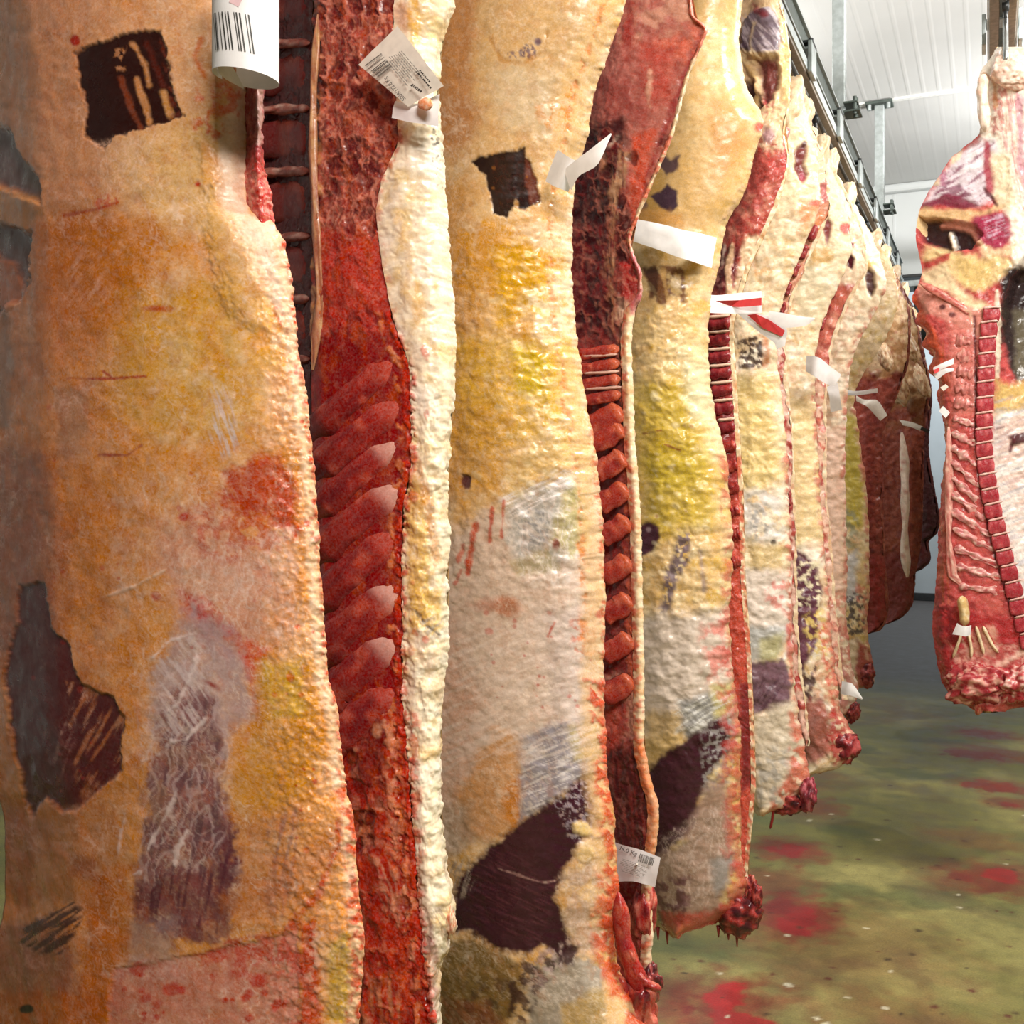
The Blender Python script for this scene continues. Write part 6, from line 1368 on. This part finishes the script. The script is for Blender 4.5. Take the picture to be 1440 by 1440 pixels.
f.paint([
 ('p', [(1370, 60), (1520, 60), (1520, 390), (1425, 385), (1412, 300), (1380, 215)], '#f0e4d4', 6, 8, 1), ('p', [(1400, 70), (1500, 70), (1500, 380), (1420, 300)], '#e6b8a8', 5, 9, .6, ('mottle', 18, -.05)), ('p', [(1400, 100), (1440, 100), (1440, 300), (1410, 200)], '#c87880', 4, 7, .6, ('fibre', 80, 5, -.12)), ('p', [(1395, 130), (1412, 120), (1412, 190), (1396, 190)], '#d06a64', 4, 6, .7, ('mottle', 8)), ('p', [(1376, 110), (1392, 110), (1390, 160), (1378, 160)], '#f0dcc8', 4, 5, .8), ('l', [(1384, 105), (1398, 112), (1400, 150)], '#c9884c', 2, 4, .7, None, 0, 3),
 ('p', [(1430, 130), (1440, 140), (1442, 280), (1430, 240)], '#c0889a', 4, 5, .7), ('p', [(1344, 218), (1378, 196), (1400, 196), (1408, 240), (1400, 270), (1380, 290), (1330, 285), (1300, 290), (1318, 250)], '#dcd2da', 6, 7, .95), ('p', [(1325, 225), (1400, 200), (1400, 290), (1310, 290)], '#8a4a66', 4, 6, .8, ('fibre', -38, 6, -.2)),
 ('p', [(1360, 210), (1384, 202), (1384, 240), (1350, 250)], '#f0eaee', 5, 7, .8, ('fibre', -30, 6)), ('p', [(1300, 262), (1322, 246), (1350, 262), (1372, 284), (1330, 280)], '#7c3a56', 4, 7, .8, ('fibre', -20, 6, .1)), ('p', [(1338, 222), (1356, 208), (1350, 226), (1330, 240)], '#ecdcb8', 3, 5, .8), ('p', [(1308, 262), (1324, 246), (1322, 262)], '#e6d4b0', 3, 5, .8), ('p', [(1384, 196), (1392, 200), (1394, 240), (1404, 236), (1398, 272), (1386, 270)], '#a83a48', 2.5, 4, .9), ('p', [(1296, 288), (1330, 272), (1360, 280), (1378, 290), (1350, 296), (1320, 288), (1300, 298)], '#74263a', 3, 4, .95), ('p', [(1320, 240), (1332, 240), (1330, 262), (1322, 262)], '#b06a86', 3, 4, .7),
 ('p', [(1396, 216), (1420, 216), (1430, 280), (1420, 300), (1400, 290)], '#e2cfae', 5, 6, .95), ('l', [(1384, 265), (1396, 282), (1402, 290)], '#5c2430', 2, 3, .9, None, -.004, 2), ('p', [(1288, 300), (1300, 292), (1380, 296), (1420, 285), (1400, 302), (1360, 312), (1300, 314)], '#d8b484', 4, 5, .95),
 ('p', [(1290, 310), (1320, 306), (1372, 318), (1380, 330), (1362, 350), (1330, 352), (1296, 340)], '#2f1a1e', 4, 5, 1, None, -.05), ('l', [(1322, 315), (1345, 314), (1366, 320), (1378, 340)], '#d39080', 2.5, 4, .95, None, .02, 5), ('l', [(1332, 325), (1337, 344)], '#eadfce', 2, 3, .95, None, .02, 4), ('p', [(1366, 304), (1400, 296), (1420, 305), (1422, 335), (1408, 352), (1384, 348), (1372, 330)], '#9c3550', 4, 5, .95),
 ('p', [(1380, 306), (1410, 300), (1418, 330), (1390, 340)], '#c9b0c4', 3, 5, .7, ('fibre', -20, 4, -.05)), ('e', (1384, 354, 9, 8), '#b8404a', 2.5, 3, .9), ('p', [(1378, 340), (1400, 352), (1430, 340), (1430, 360), (1380, 366)], '#e0c09a', 4, 5, .9), ('p', [(1300, 345), (1340, 352), (1380, 362), (1420, 360), (1430, 380), (1400, 400), (1380, 410), (1350, 400), (1310, 372), (1298, 366)], '#dcc08c', 6, 7, .95),
 ('p', [(1340, 360), (1400, 366), (1392, 400), (1372, 410), (1350, 395)], '#cfb070', 6, 8, .8), ('p', [(1300, 370), (1336, 356), (1334, 366), (1304, 380)], '#ac3038', 3, 4, .9), ('p', [(1296, 384), (1330, 372), (1345, 400), (1370, 420), (1390, 430), (1370, 440), (1330, 410), (1296, 402)], '#e6d0a8', 5, 6, .95),
 ('p', [(1288, 402), (1310, 408), (1340, 425), (1390, 440), (1395, 470), (1366, 470), (1330, 450), (1300, 440)], '#d08e80', 4, 5, .9), ('p', [(1330, 450), (1395, 440), (1392, 560), (1340, 600), (1336, 500)], '#d08478', 8, 8, .6), ('l', [(1290, 400), (1330, 418), (1364, 440), (1372, 470)], '#dcae94', 2, 3, .9, None, .003, 2), ('e', (1325, 432, 5, 4), '#4a2226', 1.5, 2, .95), ('e', (1339, 443, 4, 3), '#5a2a2c', 1.5, 2, .9),
 ('p', [(1284, 415), (1300, 440), (1320, 480), (1330, 540), (1320, 560), (1300, 490)], '#c4532e', 5, 6, .8), ('p', [(1318, 480), (1334, 480), (1338, 620), (1334, 980), (1316, 980), (1322, 640)], '#a9573a', 5, 6, .75, ('fibre', 88, 5, .05)),
 ('l', [(1370, 445), (1373, 540), (1373, 620), (1380, 690), (1396, 770), (1420, 850), (1440, 900)], '#5a1f22', 1.5, 2, .95, None, -.004, 2.2),
 ('p', [(1404, 395), (1425, 372), (1470, 380), (1480, 520), (1430, 540), (1408, 480)], '#2e2222', 6, 7, 1), ('p', [(1424, 440), (1480, 420), (1480, 530), (1430, 530)], '#6a6250', 6, 7, .7), ('l', [(1402, 410), (1403, 470), (1402, 530)], '#e4d2bc', 2, 3, .9, None, .004, 3.5),  # flank hollow: the shade of the gap is painted into its colour
 ('p', [(1398, 530), (1420, 540), (1480, 530), (1500, 600), (1440, 590), (1396, 590)], '#cfae6c', 7, 8, .95), ('p', [(1396, 580), (1560, 570), (1560, 860), (1470, 900), (1440, 860), (1410, 740), (1394, 660)], '#e2d9d0', 6, 8, .95), ('p', [(1396, 560), (1560, 560), (1560, 880), (1440, 850), (1400, 700)], '#9a98a4', 6, 8, .6, ('fibre', -22, 5, -.1)),
 ('p', [(1396, 560), (1560, 560), (1560, 880), (1440, 850), (1400, 700)], '#cf9a84', 6, 8, .45, ('fibre', -20, 9, -.1)), ('p', [(1418, 614), (1440, 608), (1450, 622), (1424, 624)], '#4c2028', 1.5, 2, .95, None, .01), ('l', [(1424, 618), (1420, 634)], '#5c2830', 1.5, 2, .9, None, .006, 2), ('l', [(1398, 604), (1412, 600)], '#5a3a3e', 1, 2, .8, None, 0, 1),
 ('p', [(1312, 850), (1350, 860), (1440, 870), (1470, 900), (1440, 985), (1360, 1000), (1316, 960)], '#a83236', 8, 9, .9), ('p', [(1330, 900), (1400, 880), (1400, 920), (1345, 930)], '#dba792', 6, 8, .8, ('fibre', 60, 6, .1)), ('p', [(1340, 910), (1460, 900), (1440, 985), (1350, 995)], '#e0aa9c', 3, 6, .75, ('web', 15)),
 ('p', [(1316, 830), (1345, 840), (1340, 910), (1318, 920)], '#7c262c', 6, 7, .8, ('mottle', 10, .1)), ('l', [(1365, 965), (1400, 940), (1440, 915)], '#e2b8a6', 2.5, 5, .9, None, .005, 4), ('p', [(1360, 960), (1440, 930), (1440, 960), (1390, 990)], '#8a282c', 6, 7, .7, ('mottle', 14)),
])
f.lumps(.005, .035, 1, .0025)
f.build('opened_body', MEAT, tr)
f = Sheet([(LR, YR + .05), (mids(LR, RR, (.3,))[0], YR + .2), (mids(LR, RR, (.7,))[0], YR + .26), (RR, dep)], rows(66, 1000, 6), 16, seed=45)
f.base(['#d9b98a', '#c99a60'], .1); f.build('outer_fat', FARFAT, tr)
# vertebral bodies, the pale discs between them and the feather bones
ys = np.array([432, 452, 474, 496, 516, 536, 558, 580, 602, 622, 644, 666, 687, 708, 730, 751, 773, 795, 818, 842, 866, 890, 914])
sx = edge(SPR, ys.astype(float))
for i in range(len(ys) - 1):
    y0, y1 = ys[i], ys[i + 1]; x = (sx[i] + sx[i + 1]) / 2 - 9
    sl = (sx[i + 1] - sx[i]) / (y1 - y0)
    bar('vertebra', [(x - 12, (y0 + y1) / 2 + 3 * sl + 1), (x, (y0 + y1) / 2), (x + 13, (y0 + y1) / 2 - 6 * sl - 1)], YR - .036, (y1 - y0) * .92, .009, ['#ab3e46', '#c25a5c', '#962f36'], tr, seed=400 + i, n=16, m=9, amp=.10, taper=.12, flat=.35)
    bar('disc', [(x - 12, y0 + 2 + 3 * sl), (x, y0), (x + 14, y0 - 2 - 6 * sl)], YR - .040, 3.6, .008, ['#e0bcb0', '#d4a098'], tr, seed=430 + i, n=10, m=6, amp=.2)
fb = [(478, 1344, 1370, 2), (500, 1345, 1370, 3), (522, 1345, 1370, 4), (545, 1343, 1370, 4), (566, 1342, 1371, 5), (590, 1340, 1372, 8), (612, 1338, 1374, 14), (634, 1337, 1376, 22), (656, 1337, 1379, 30), (680, 1338, 1383, 32), (702, 1338, 1388, 30), (726, 1338, 1394, 28), (750, 1340, 1400, 24), (776, 1342, 1406, 20), (800, 1345, 1412, 14), (826, 1348, 1418, 8)]
for i, (y, x0, x1, dy) in enumerate(fb):
    bar('feather_bone', [(x0, y - dy * .3), ((x0 + x1) / 2, y + dy * .35), (x1, y + dy)], YR - .022, 11 if i > 4 else 17, .010, ['#d29a90', '#e4beb0', '#b4565a'] if i > 4 else ['#c98076', '#d49a8c', '#b0605c'], tr, seed=460 + i, n=26, m=8, amp=.5, taper=.25, flat=.7)
bar('supraspinous_strip', [(1334, 600), (1335, 680), (1334, 760), (1340, 810), (1356, 826)], YR - .02, 10, .008, ['#d8a090', '#e4beac', '#b0504e'], tr, seed=490, n=40, amp=.5)
bar('hip_bone_edge', [(1294, 398), (1320, 412), (1346, 428), (1372, 446)], YR - .02, 11, .010, ['#c8766a', '#dc9c8a', '#a84a44'], tr, seed=491, n=20, amp=.2)
bar('leg_bone', [(1352, 838), (1356, 860), (1357, 880)], YR - .05, 15, .035, ['#d9bf84', '#e8d8b0', '#cfa870'], tr, seed=492, n=14, m=9, amp=.1)
for i, p in enumerate([[(1352, 892), (1344, 915), (1340, 925)], [(1362, 890), (1366, 912), (1366, 925)], [(1372, 880), (1380, 905), (1384, 920)], [(1382, 880), (1396, 908), (1404, 918)]]):
    bar('tendon', p, YR - .03, 5, .012, ['#dcc29a', '#e6d2b0'], tr, seed=494 + i, n=10)
lump('neck_stump', 1376, 962, YR - .01, (46, 30, .07), ['#8d2a30', '#a83a3e', '#d8a090'], tr, 46, .35, 5, 2.6)
lump('neck_stump', 1432, 960, YR - .01, (34, 28, .07), ['#9c3036', '#b84a4a', '#e0b4a8'], tr, 47, .35, 5, 2.6)
lump('neck_tip', 1376, 996, YR, (6, 10, .02), ['#a83a36', '#d88a70'], tr, 48, .3, 3)
lump('hock_end', 1424, 100, YR - .02, (30, 26, .06), ['#ecd0bc', '#e8b8a4', '#f2e2d2'], tr, 49, .22, 5, 2.0, mat=FAT)
bar('hock_flap', [(1384, 104), (1381, 130), (1384, 160), (1386, 186)], YR - .02, 17, .03, ['#f0dac6', '#e8c0a8', '#f4e6d8'], tr, mat=FAT, seed=500, n=24, amp=.2)
# ---- more sides on the right rail, standing behind the opened one
def copy_tree(o, dy, dx=0.0, parent=None):
    c = o.copy(); COL.objects.link(c)
    if parent is None:
        c.location.y += dy; c.location.x += dx
    else:
        c.parent = parent
    for ch in list(o.children):
        copy_tree(ch, dy, dx, c)
    return c
for i, (dy, dx, lab) in enumerate([(1.05, -.005, 'dark beef side peeking out just behind the opened one on the right rail'), (1.95, .03, 'beef side hanging second behind the opened one on the right rail'),
                                   (2.80, .03, 'beef side hanging third behind the opened one on the right rail'), (3.75, .03, 'beef side hanging fourth behind the opened one on the right rail')]):
    c = copy_tree(tr, dy, dx)
    c['label'] = lab

# ---- hooks
def make_hook(k, x, Y, z, drop, label, grp):
    t = thing('trolley_hook', label, 'hook', (x, Y, z), grp)
    bm = bmesh.new(); tube(bm, [(x - .012, Y, z - .018), (x + .012, Y, z - .018)], .018, 14); bm_obj('wheel', bm, BLACKM, t, True)
    bm = bmesh.new(); tube(bm, [(x, Y, z - .02), (x, Y, z - drop * .35)], .008, 8); bm_obj('stem', bm, BLACKM, t, True)
    bm = bmesh.new()
    pts = [(x, Y - .004, z - drop * .3), (x, Y - .012, z - drop * .55), (x, Y - .035, z - drop * .85), (x, Y - .045, z - drop), (x, Y - .03, z - drop * 1.12), (x, Y, z - drop * 1.14), (x, Y + .025, z - drop * 1.05)]
    tube(bm, pts, [.009, .009, .009, .009, .009, .007, .004], 10); bm_obj('hook', bm, STEEL, t, True)
    return t
ORD = ['nearest', 'second', 'third', 'fourth', 'fifth', 'sixth', 'seventh', 'eighth', 'ninth', 'tenth', 'eleventh', 'twelfth', 'thirteenth', 'fourteenth', 'last']
for i, Y in enumerate((Y1 + .04, Y2 + .06, Y3 + .02, Y4 + .06, Y5 + .02, Y6 + .04, 3.60, 3.84, 4.27, 4.50, 5.02, 6.02, 6.5, 7.15, 7.85)):
    make_hook(i, RX1, Y, RZ, .16, 'steel trolley hook on the left rail carrying the %s beef side of the row' % ORD[i], 'trolley hooks on the left rail')
hk = at(1414, 88, YR)
make_hook(20, float(hk[0]), YR - .01, RZ2, float(RZ2 - hk[2]), 'bright steel hook through the leg of the opened side at the right', 'trolley hooks on the right rail')

# ---- paper labels
def ribbon(name, parent, secs, mat, n=10, m=5, wav=.0006, seed=0, th=.0005):
    """a strip of paper through cross-lines ((px, py, Y), (px, py, Y))"""
    A = np.array([at(*a) for a, b in secs]); B = np.array([at(*b) for a, b in secs])
    k = np.linspace(0, 1, len(secs)); q = np.linspace(0, 1, n)
    a = pchip(k, A, q); b = pchip(k, B, q)
    f = np.linspace(0, 1, m)[None, :, None]
    V = a[:, None] + (b - a)[:, None] * f
    g = fbm(np.arange(n)[:, None] * .31 + seed, np.arange(m)[None] * .5 + seed, 2, seed)
    V[..., 1] -= wav * 2 * g
    V[..., 1] -= wav * 1.5 * np.sin(np.pi * f[..., 0])
    idx = np.arange(n * m).reshape(n, m)
    q_ = np.stack([idx[:-1, :-1], idx[1:, :-1], idx[1:, 1:], idx[:-1, 1:]], -1).reshape(-1, 4)
    return mesh_np(name, V.reshape(-1, 3), q_, mat, parent)

def flat_bits(name, parent, quads, Y, mat):
    """printed marks: each quad is four photo points on the sheet"""
    V = []; F = []
    for q in quads:
        i = len(V)
        V += [at(p[0], p[1], Y(p) if callable(Y) else Y) for p in q]
        F.append((i, i + 1, i + 2, i + 3))
    return mesh_np(name, np.array(V), F, mat, parent, smooth=False)

def lerp2(a, b, c, d, u, v):
    """point in the quad a-b (u along), d-c opposite"""
    x = (1 - v) * ((1 - u) * a[0] + u * b[0]) + v * ((1 - u) * d[0] + u * c[0])
    y = (1 - v) * ((1 - u) * a[1] + u * b[1]) + v * ((1 - u) * d[1] + u * c[1])
    return (x, y)

def bars_in(quad, n, seed, density=.55):
    rn = random.Random(seed); out = []; u = 0
    while u < 1:
        w_ = rn.choice([.012, .018, .03, .04]); 
        if rn.random() < density:
            out.append([lerp2(*quad, u, 0), lerp2(*quad, min(1, u + w_), 0), lerp2(*quad, min(1, u + w_), 1), lerp2(*quad, u, 1)])
        u += w_ + rn.choice([.010, .016, .03])
    return out

def lines_in(quad, rows_, seed, th=.35):
    rn = random.Random(seed); out = []
    for r in range(rows_):
        v0 = r / rows_; v1 = v0 + th / rows_; u = rn.uniform(0, .12); end = rn.uniform(.55, 1)
        while u < end:
            w_ = rn.uniform(.04, .16)
            out.append([lerp2(*quad, u, v0), lerp2(*quad, min(u + w_, 1), v0), lerp2(*quad, min(u + w_, 1), v1), lerp2(*quad, u, v1)])
            u += w_ + .03
    return out

def text(name, parent, body, p0, p1, Y, size_px, mat, sy=1.0):
    """lettering from photo point p0 towards p1 on the upright plane Y"""
    cu = bpy.data.curves.new(name, 'FONT'); cu.body = body; cu.size = 1.0; cu.extrude = 0.0
    tmp = bpy.data.objects.new('tmp', cu); COL.objects.link(tmp)
    me = bpy.data.meshes.new_from_object(tmp.evaluated_get(bpy.context.evaluated_depsgraph_get()))
    bpy.data.objects.remove(tmp); bpy.data.curves.remove(cu)
    co = np.empty(len(me.vertices) * 3); me.vertices.foreach_get('co', co); co = co.reshape(-1, 3)
    wdt = max(co[:, 0].max(), 1e-6)
    d = np.array([p1[0] - p0[0], p1[1] - p0[1]], float); L_ = np.hypot(*d); d /= L_
    up = np.array([d[1], -d[0]])
    px = p0[0] + d[0] * co[:, 0] / wdt * L_ + up[0] * co[:, 1] * size_px
    py = p0[1] + d[1] * co[:, 0] / wdt * L_ + up[1] * co[:, 1] * size_px
    V = at(px, py, np.full(len(px), Y))
    p = parent; off = np.zeros(3)
    while p is not None:
        off += np.array(p.location); p = p.parent
    me.vertices.foreach_set('co', (V - off).ravel()); me.update()
    me.name = name
    me.materials.clear(); me.materials.append(mat)
    return link(bpy.data.objects.new(name, me), parent)

LG = 'paper labels tied to the sides of beef'
def label(lab, px, py, Y, tie=.075):
    p = at(px, py, Y)
    t = thing('paper_label', lab, 'label', tuple(float(v) for v in p), LG)
    if tie:
        bm = bmesh.new(); a = atv(px, py, Y - .004); dv = (a - Vector((0, 0, CAM_H))).normalized(); tube(bm, [a + dv * .006, a + dv * tie * .5, a + dv * tie], .0018, 6)
        bm_obj('tie_string', bm, PAPERT, t)
    return t

# rolled label on the first side
YL = .772
t = label('rolled white paper label with a barcode, open end down, on the nearest side', 345, 60, YL + .03)
cx, cz = float(at(345, 60, YL + .03)[0]), float(at(345, 60, YL + .03)[2])
zb = float(at(345, 88, YL)[2]); rad = .0315
def roll(a0, a1, z0, z1, name, r=rad, n=40, slope=.0):
    an = np.radians(np.linspace(a0, a1, n)); zs = np.linspace(0, 1, 7)
    rr_ = r * (1 + .05 * np.linspace(0, 1, n))
    X = cx + np.sin(an) * rr_; Yv = YL + .03 - np.cos(an) * rr_
    V = np.stack([np.repeat(X[:, None], 7, 1), np.repeat(Yv[:, None], 7, 1), z0 + (z1 - z0) * zs[None] - slope * np.sin(an)[:, None]], -1)
    idx = np.arange(n * 7).reshape(n, 7)
    q = np.stack([idx[:-1, :-1], idx[1:, :-1], idx[1:, 1:], idx[:-1, 1:]], -1).reshape(-1, 4)
    return mesh_np(name, V.reshape(-1, 3), q, PAPER, t)
roll(-95, 235, zb, zb + .115, 'sheet', slope=.005)
ribbon('tail', t, [((306, 80, YL + .02), (318, 84, YL + .005)), ((307, 100, YL + .026), (330, 98, YL + .012)), ((318, 112, YL + .03), (344, 126, YL + .02))], PAPER, 8, 4, seed=2)
V = []; F = []
rn = random.Random(4); a = -18
while a < 56:
    w_ = rn.choice([1.2, 1.6, 2.6, 3.4])
    if rn.random() < .62:
        i = len(V)
        for (aa, zz) in ((a, .016), (a + w_, .016), (a + w_ - 9, .052), (a - 9, .052)):
            r_ = rad + .0012
            V.append((cx + math.sin(math.radians(aa)) * r_, YL + .03 - math.cos(math.radians(aa)) * r_, zb - .005 * math.sin(math.radians(aa)) + zz))
        F.append((i, i + 1, i + 2, i + 3))
    a += w_ + rn.choice([1.0, 1.8, 3.0])
mesh_np('barcode', np.array(V), F, INK, t, smooth=False)
V = [(cx + math.sin(math.radians(a_)) * (rad + .001), YL + .03 - math.cos(math.radians(a_)) * (rad + .001), zb + z_) for a_, z_ in ((12, .060), (28, .055), (38, .066), (42, .080), (34, .086), (36, .072), (26, .064), (16, .068))]
mesh_np('pink_stain', np.array(V), [(0, 1, 6, 7), (1, 2, 5, 6), (2, 3, 4, 5)], PINK, t)

# square tag with weight, second side
YT = 1.115
t = label('square label printed with barcode and 172.8 Kg, on the second side', 565, 95, YT)
ribbon('sheet', t, [((504, 91, YT), (559, 37, YT - .002)), ((540, 121, YT - .003), (592, 79, YT - .005)), ((574, 150, YT), (624, 121, YT + .002))], PAPERT, 10, 7, .0005, 3)
YI = YT - .0076
flat_bits('barcode', t, bars_in([(513, 92), (533, 110), (552, 95), (536, 75)], 0, 9, .7), YI, INK)
text('printed_weight', t, '5008/172.8 Kg', (571, 139), (543, 108), YI, 8.5, INK)
flat_bits('small_print', t, lines_in([(541, 83), (575, 124), (592, 101), (566, 70)], 9, 5, .4), YI, GREYINK)
flat_bits('large_print', t, [q for q in lines_in([(584, 100), (606, 126), (612, 119), (592, 96)], 2, 8, .5)] + lines_in([(576, 120), (594, 132), (598, 127), (582, 114)], 1, 12, .5), YI, INK)
ribbon('folded_back_sheet', t, [((556, 142, YT + .012), (551, 166, YT + .010)), ((585, 146, YT + .006), (584, 173, YT + .004)), ((618, 132, YT + .014), (617, 178, YT + .016))], PAPER, 10, 5, .001, 6)
lump('fat_smear', 598, 146, YT - .004, (11, 9, .004), ['#dc8858', '#e6a880', '#e8c4ac'], t, 70, .2, 3)

# folded label on the third side
YT = 1.595
t = label('blank folded white label with a pointed flap, on the third side', 805, 235, YT)
ribbon('sheet', t, [((784, 210, YT), (767, 255, YT + .004)), ((800, 221, YT - .012), (784, 264, YT - .008)), ((817, 230, YT + .004), (799, 270, YT + .012))], PAPER, 8, 5, .0006, 7)
ribbon('flap', t, [((793, 238, YT - .01), (803, 268, YT - .006)), ((822, 216, YT - .02), (816, 246, YT - .016)), ((834, 207, YT - .02), (838, 234, YT - .02)), ((859, 187, YT - .01), (860, 189, YT - .01))], PAPER, 12, 5, .0006, 8)
# wide band across the fifth side
YT = 2.56
t = label('long blank white paper band across the top of the fifth side', 945, 340, YT)
ribbon('sheet', t, [((893, 308, YT - .02), (886, 338, YT - .02)), ((930, 315, YT - .01), (925, 351, YT - .01)), ((970, 325, YT + .01), (964, 365, YT + .01)), ((1008, 334, YT + .09), (1001, 377, YT + .09))], PAPER, 16, 6, .002, 9)
ribbon('torn_end', t, [((881, 310, YT - .02), (888, 311, YT - .02)), ((880, 330, YT - .02), (889, 326, YT - .02)), ((876, 339, YT - .01), (883, 342, YT - .01))], PAPER, 6, 3, .001, 10)
# red-striped labels between the sixth and seventh side
YT = 2.78
t = label('white strip with a red stripe between the fifth and sixth sides', 1025, 426, YT)
ribbon('sheet', t, [((982, 410, YT - .10), (977, 435, YT - .10)), ((1002, 415, YT - .05), (1000, 440, YT - .05)), ((1040, 412, YT), (1040, 441, YT)), ((1071, 409, YT + .02), (1072, 440, YT + .02))], PAPER, 14, 5, .001, 11)
flat_bits('red_stripe', t, [[(979, 420), (995, 420.5), (995, 430.5), (977.5, 431)], [(1006, 423), (1040, 422), (1040, 432), (1028, 431)], [(1040, 422), (1071, 418.5), (1071, 429.5), (1040, 432)]], lambda p: YT - .103 if p[0] < 994 else (YT - .062 if p[0] < 1010 else YT - .012), REDINK)
YT = 3.47
t = label('white label with a slanting red stripe and pointed tip below the first strip', 1075, 462, YT)
ribbon('sheet', t, [((1058, 438, YT - .12), (1036, 440, YT - .12)), ((1082, 446, YT - .09), (1066, 466, YT - .09)), ((1107, 463, YT - .06), (1090, 484, YT - .06)), ((1104, 486, YT - .05), (1092, 492, YT - .05))], PAPER, 14, 5, .001, 12)
flat_bits('red_stripe', t, [[(1063, 441.5), (1082, 450), (1072, 461), (1051, 443)], [(1082, 450), (1104, 465), (1100, 473.5), (1072, 461)]], lambda p: {1063: YT - .126, 1051: YT - .126, 1082: YT - .097, 1072: YT - .097}.get(p[0], YT - .067), REDINK)
ribbon('pointed_tip', t, [((1082, 437, YT - .12), (1080, 446, YT - .12)), ((1106, 441, YT - .12), (1106, 461, YT - .12)), ((1128, 445, YT - .12), (1129, 459, YT - .12)), ((1146, 447, YT - .12), (1146, 449, YT - .12))], PAPER, 12, 5, .001, 13)
# labels further on
YT = 4.12
t = label('pair of broad white labels at shoulder height on the ninth side', 1155, 525, YT)
ribbon('sheet', t, [((1134, 500, YT), (1133, 522, YT)), ((1150, 502, YT - .03), (1146, 530, YT - .03)), ((1166, 514, YT), (1162, 540, YT)), ((1183, 527, YT), (1174, 543, YT))], PAPER, 12, 5, .002, 14)
YT = 4.85
t = label('white label hanging straight down beside the pair of broad labels', 1172, 560, YT)
ribbon('sheet', t, [((1160, 545, YT), (1178, 538, YT)), ((1166, 556, YT - .02), (1181, 556, YT - .02)), ((1168, 580, YT), (1184, 576, YT))], PAPER, 8, 4, .002, 15)
YT = 5.82
t = label('narrow white strip lying level in front of the dark sides', 1210, 551, YT, .5)
ribbon('sheet', t, [((1185, 546, YT), (1187, 556, YT)), ((1204, 550, YT - .03), (1204, 556, YT - .03)), ((1234, 546, YT), (1234, 552, YT))], PAPER, 10, 4, .002, 16)
YT = 6.25
t = label('pinkish oblong tag tilted down to the right on the dark sides', 1230, 577, YT, .28)
ribbon('sheet', t, [((1204, 556, YT), (1204, 564, YT)), ((1216, 562, YT), (1212, 568, YT)), ((1232, 562, YT - .02), (1217, 570, YT - .02)), ((1248, 584, YT), (1238, 592, YT))], PAPERT, 10, 4, .002, 17)
YT = 6.95
t = label('grey-white twisted strip with a dark tip at the last sides', 1288, 602, YT)
ribbon('sheet', t, [((1264, 590, YT), (1270, 598, YT)), ((1284, 594, YT), (1282, 601, YT)), ((1298, 600, YT), (1294, 606, YT))], PAPERT, 8, 4, .002, 18)
ribbon('dark_tip', t, [((1296, 600, YT - .01), (1294, 604, YT - .01)), ((1308, 605, YT - .01), (1305, 609, YT - .01))], BLACKM, 4, 3, .001, 19)
YT = 3.98
t = label('white tag with a red end on the left edge of the opened side', 1326, 515, YT)
ribbon('sheet', t, [((1312, 517, YT), (1314, 525, YT)), ((1326, 510, YT - .01), (1327, 518, YT - .01)), ((1341, 504, YT), (1341, 512, YT))], PAPER, 8, 4, .001, 20)
flat_bits('red_end', t, [[(1313, 520), (1321, 517), (1321, 522), (1314, 526)]], YT - .015, REDINK)
ribbon('under_sheet', t, [((1312, 526, YT), (1318, 534, YT)), ((1330, 518, YT - .01), (1332, 524, YT - .01)), ((1341, 518, YT), (1341, 522, YT))], PAPER, 8, 4, .001, 21)
t = label('small square white label below the red-ended tag on the opened side', 1328, 579, YT)
ribbon('sheet', t, [((1320, 578, YT), (1330, 588, YT)), ((1326, 571, YT), (1336, 580, YT))], PAPER, 5, 4, .001, 22)
ribbon('tie', t, [((1322, 545, YT + .02), (1327, 550, YT + .02)), ((1330, 540, YT + .02), (1334, 544, YT + .02))], PAPERT, 5, 3, .001, 23)
YT = 1.69
t = label('white label with barcode and weight in Kg, low behind the third side', 896, 1215, YT + .1)
YT = 1.86
ribbon('sheet', t, [((864, 1184, YT), (868, 1240, YT)), ((890, 1192, YT - .012), (893, 1240, YT - .012)), ((929, 1206, YT), (921, 1248, YT))], PAPER, 10, 6, .0008, 24)
YI = YT - .019
flat_bits('barcode', t, bars_in([(899, 1200), (921, 1207), (918, 1218), (896, 1211)], 0, 11, .7), YI, INK)
text('printed_weight', t, '34.0 Kg', (869, 1194), (895, 1204), YI, 8, INK)
flat_bits('small_print', t, lines_in([(871, 1206), (916, 1222), (912, 1238), (872, 1226)], 8, 6, .3), YI, GREYINK)
YT = 4.10
t = label('white paper scrap at the low end of the ninth side, over the floor', 1197, 972, YT)
ribbon('sheet', t, [((1184, 958, YT), (1182, 976, YT)), ((1196, 960, YT - .02), (1194, 978, YT - .02)), ((1213, 982, YT), (1212, 984, YT))], PAPER, 8, 4, .002, 25)
YT = 4.0
t = label('curled white paper band around the pale bone low on the opened side', 1352, 887, YT)
ribbon('sheet', t, [((1346, 876, YT - .02), (1339, 892, YT - .02)), ((1350, 879, YT - .03), (1346, 893, YT - .03)), ((1358, 881, YT - .03), (1357, 895, YT - .03)), ((1366, 879, YT - .01), (1365, 893, YT - .01))], PAPER, 10, 4, .001, 26)
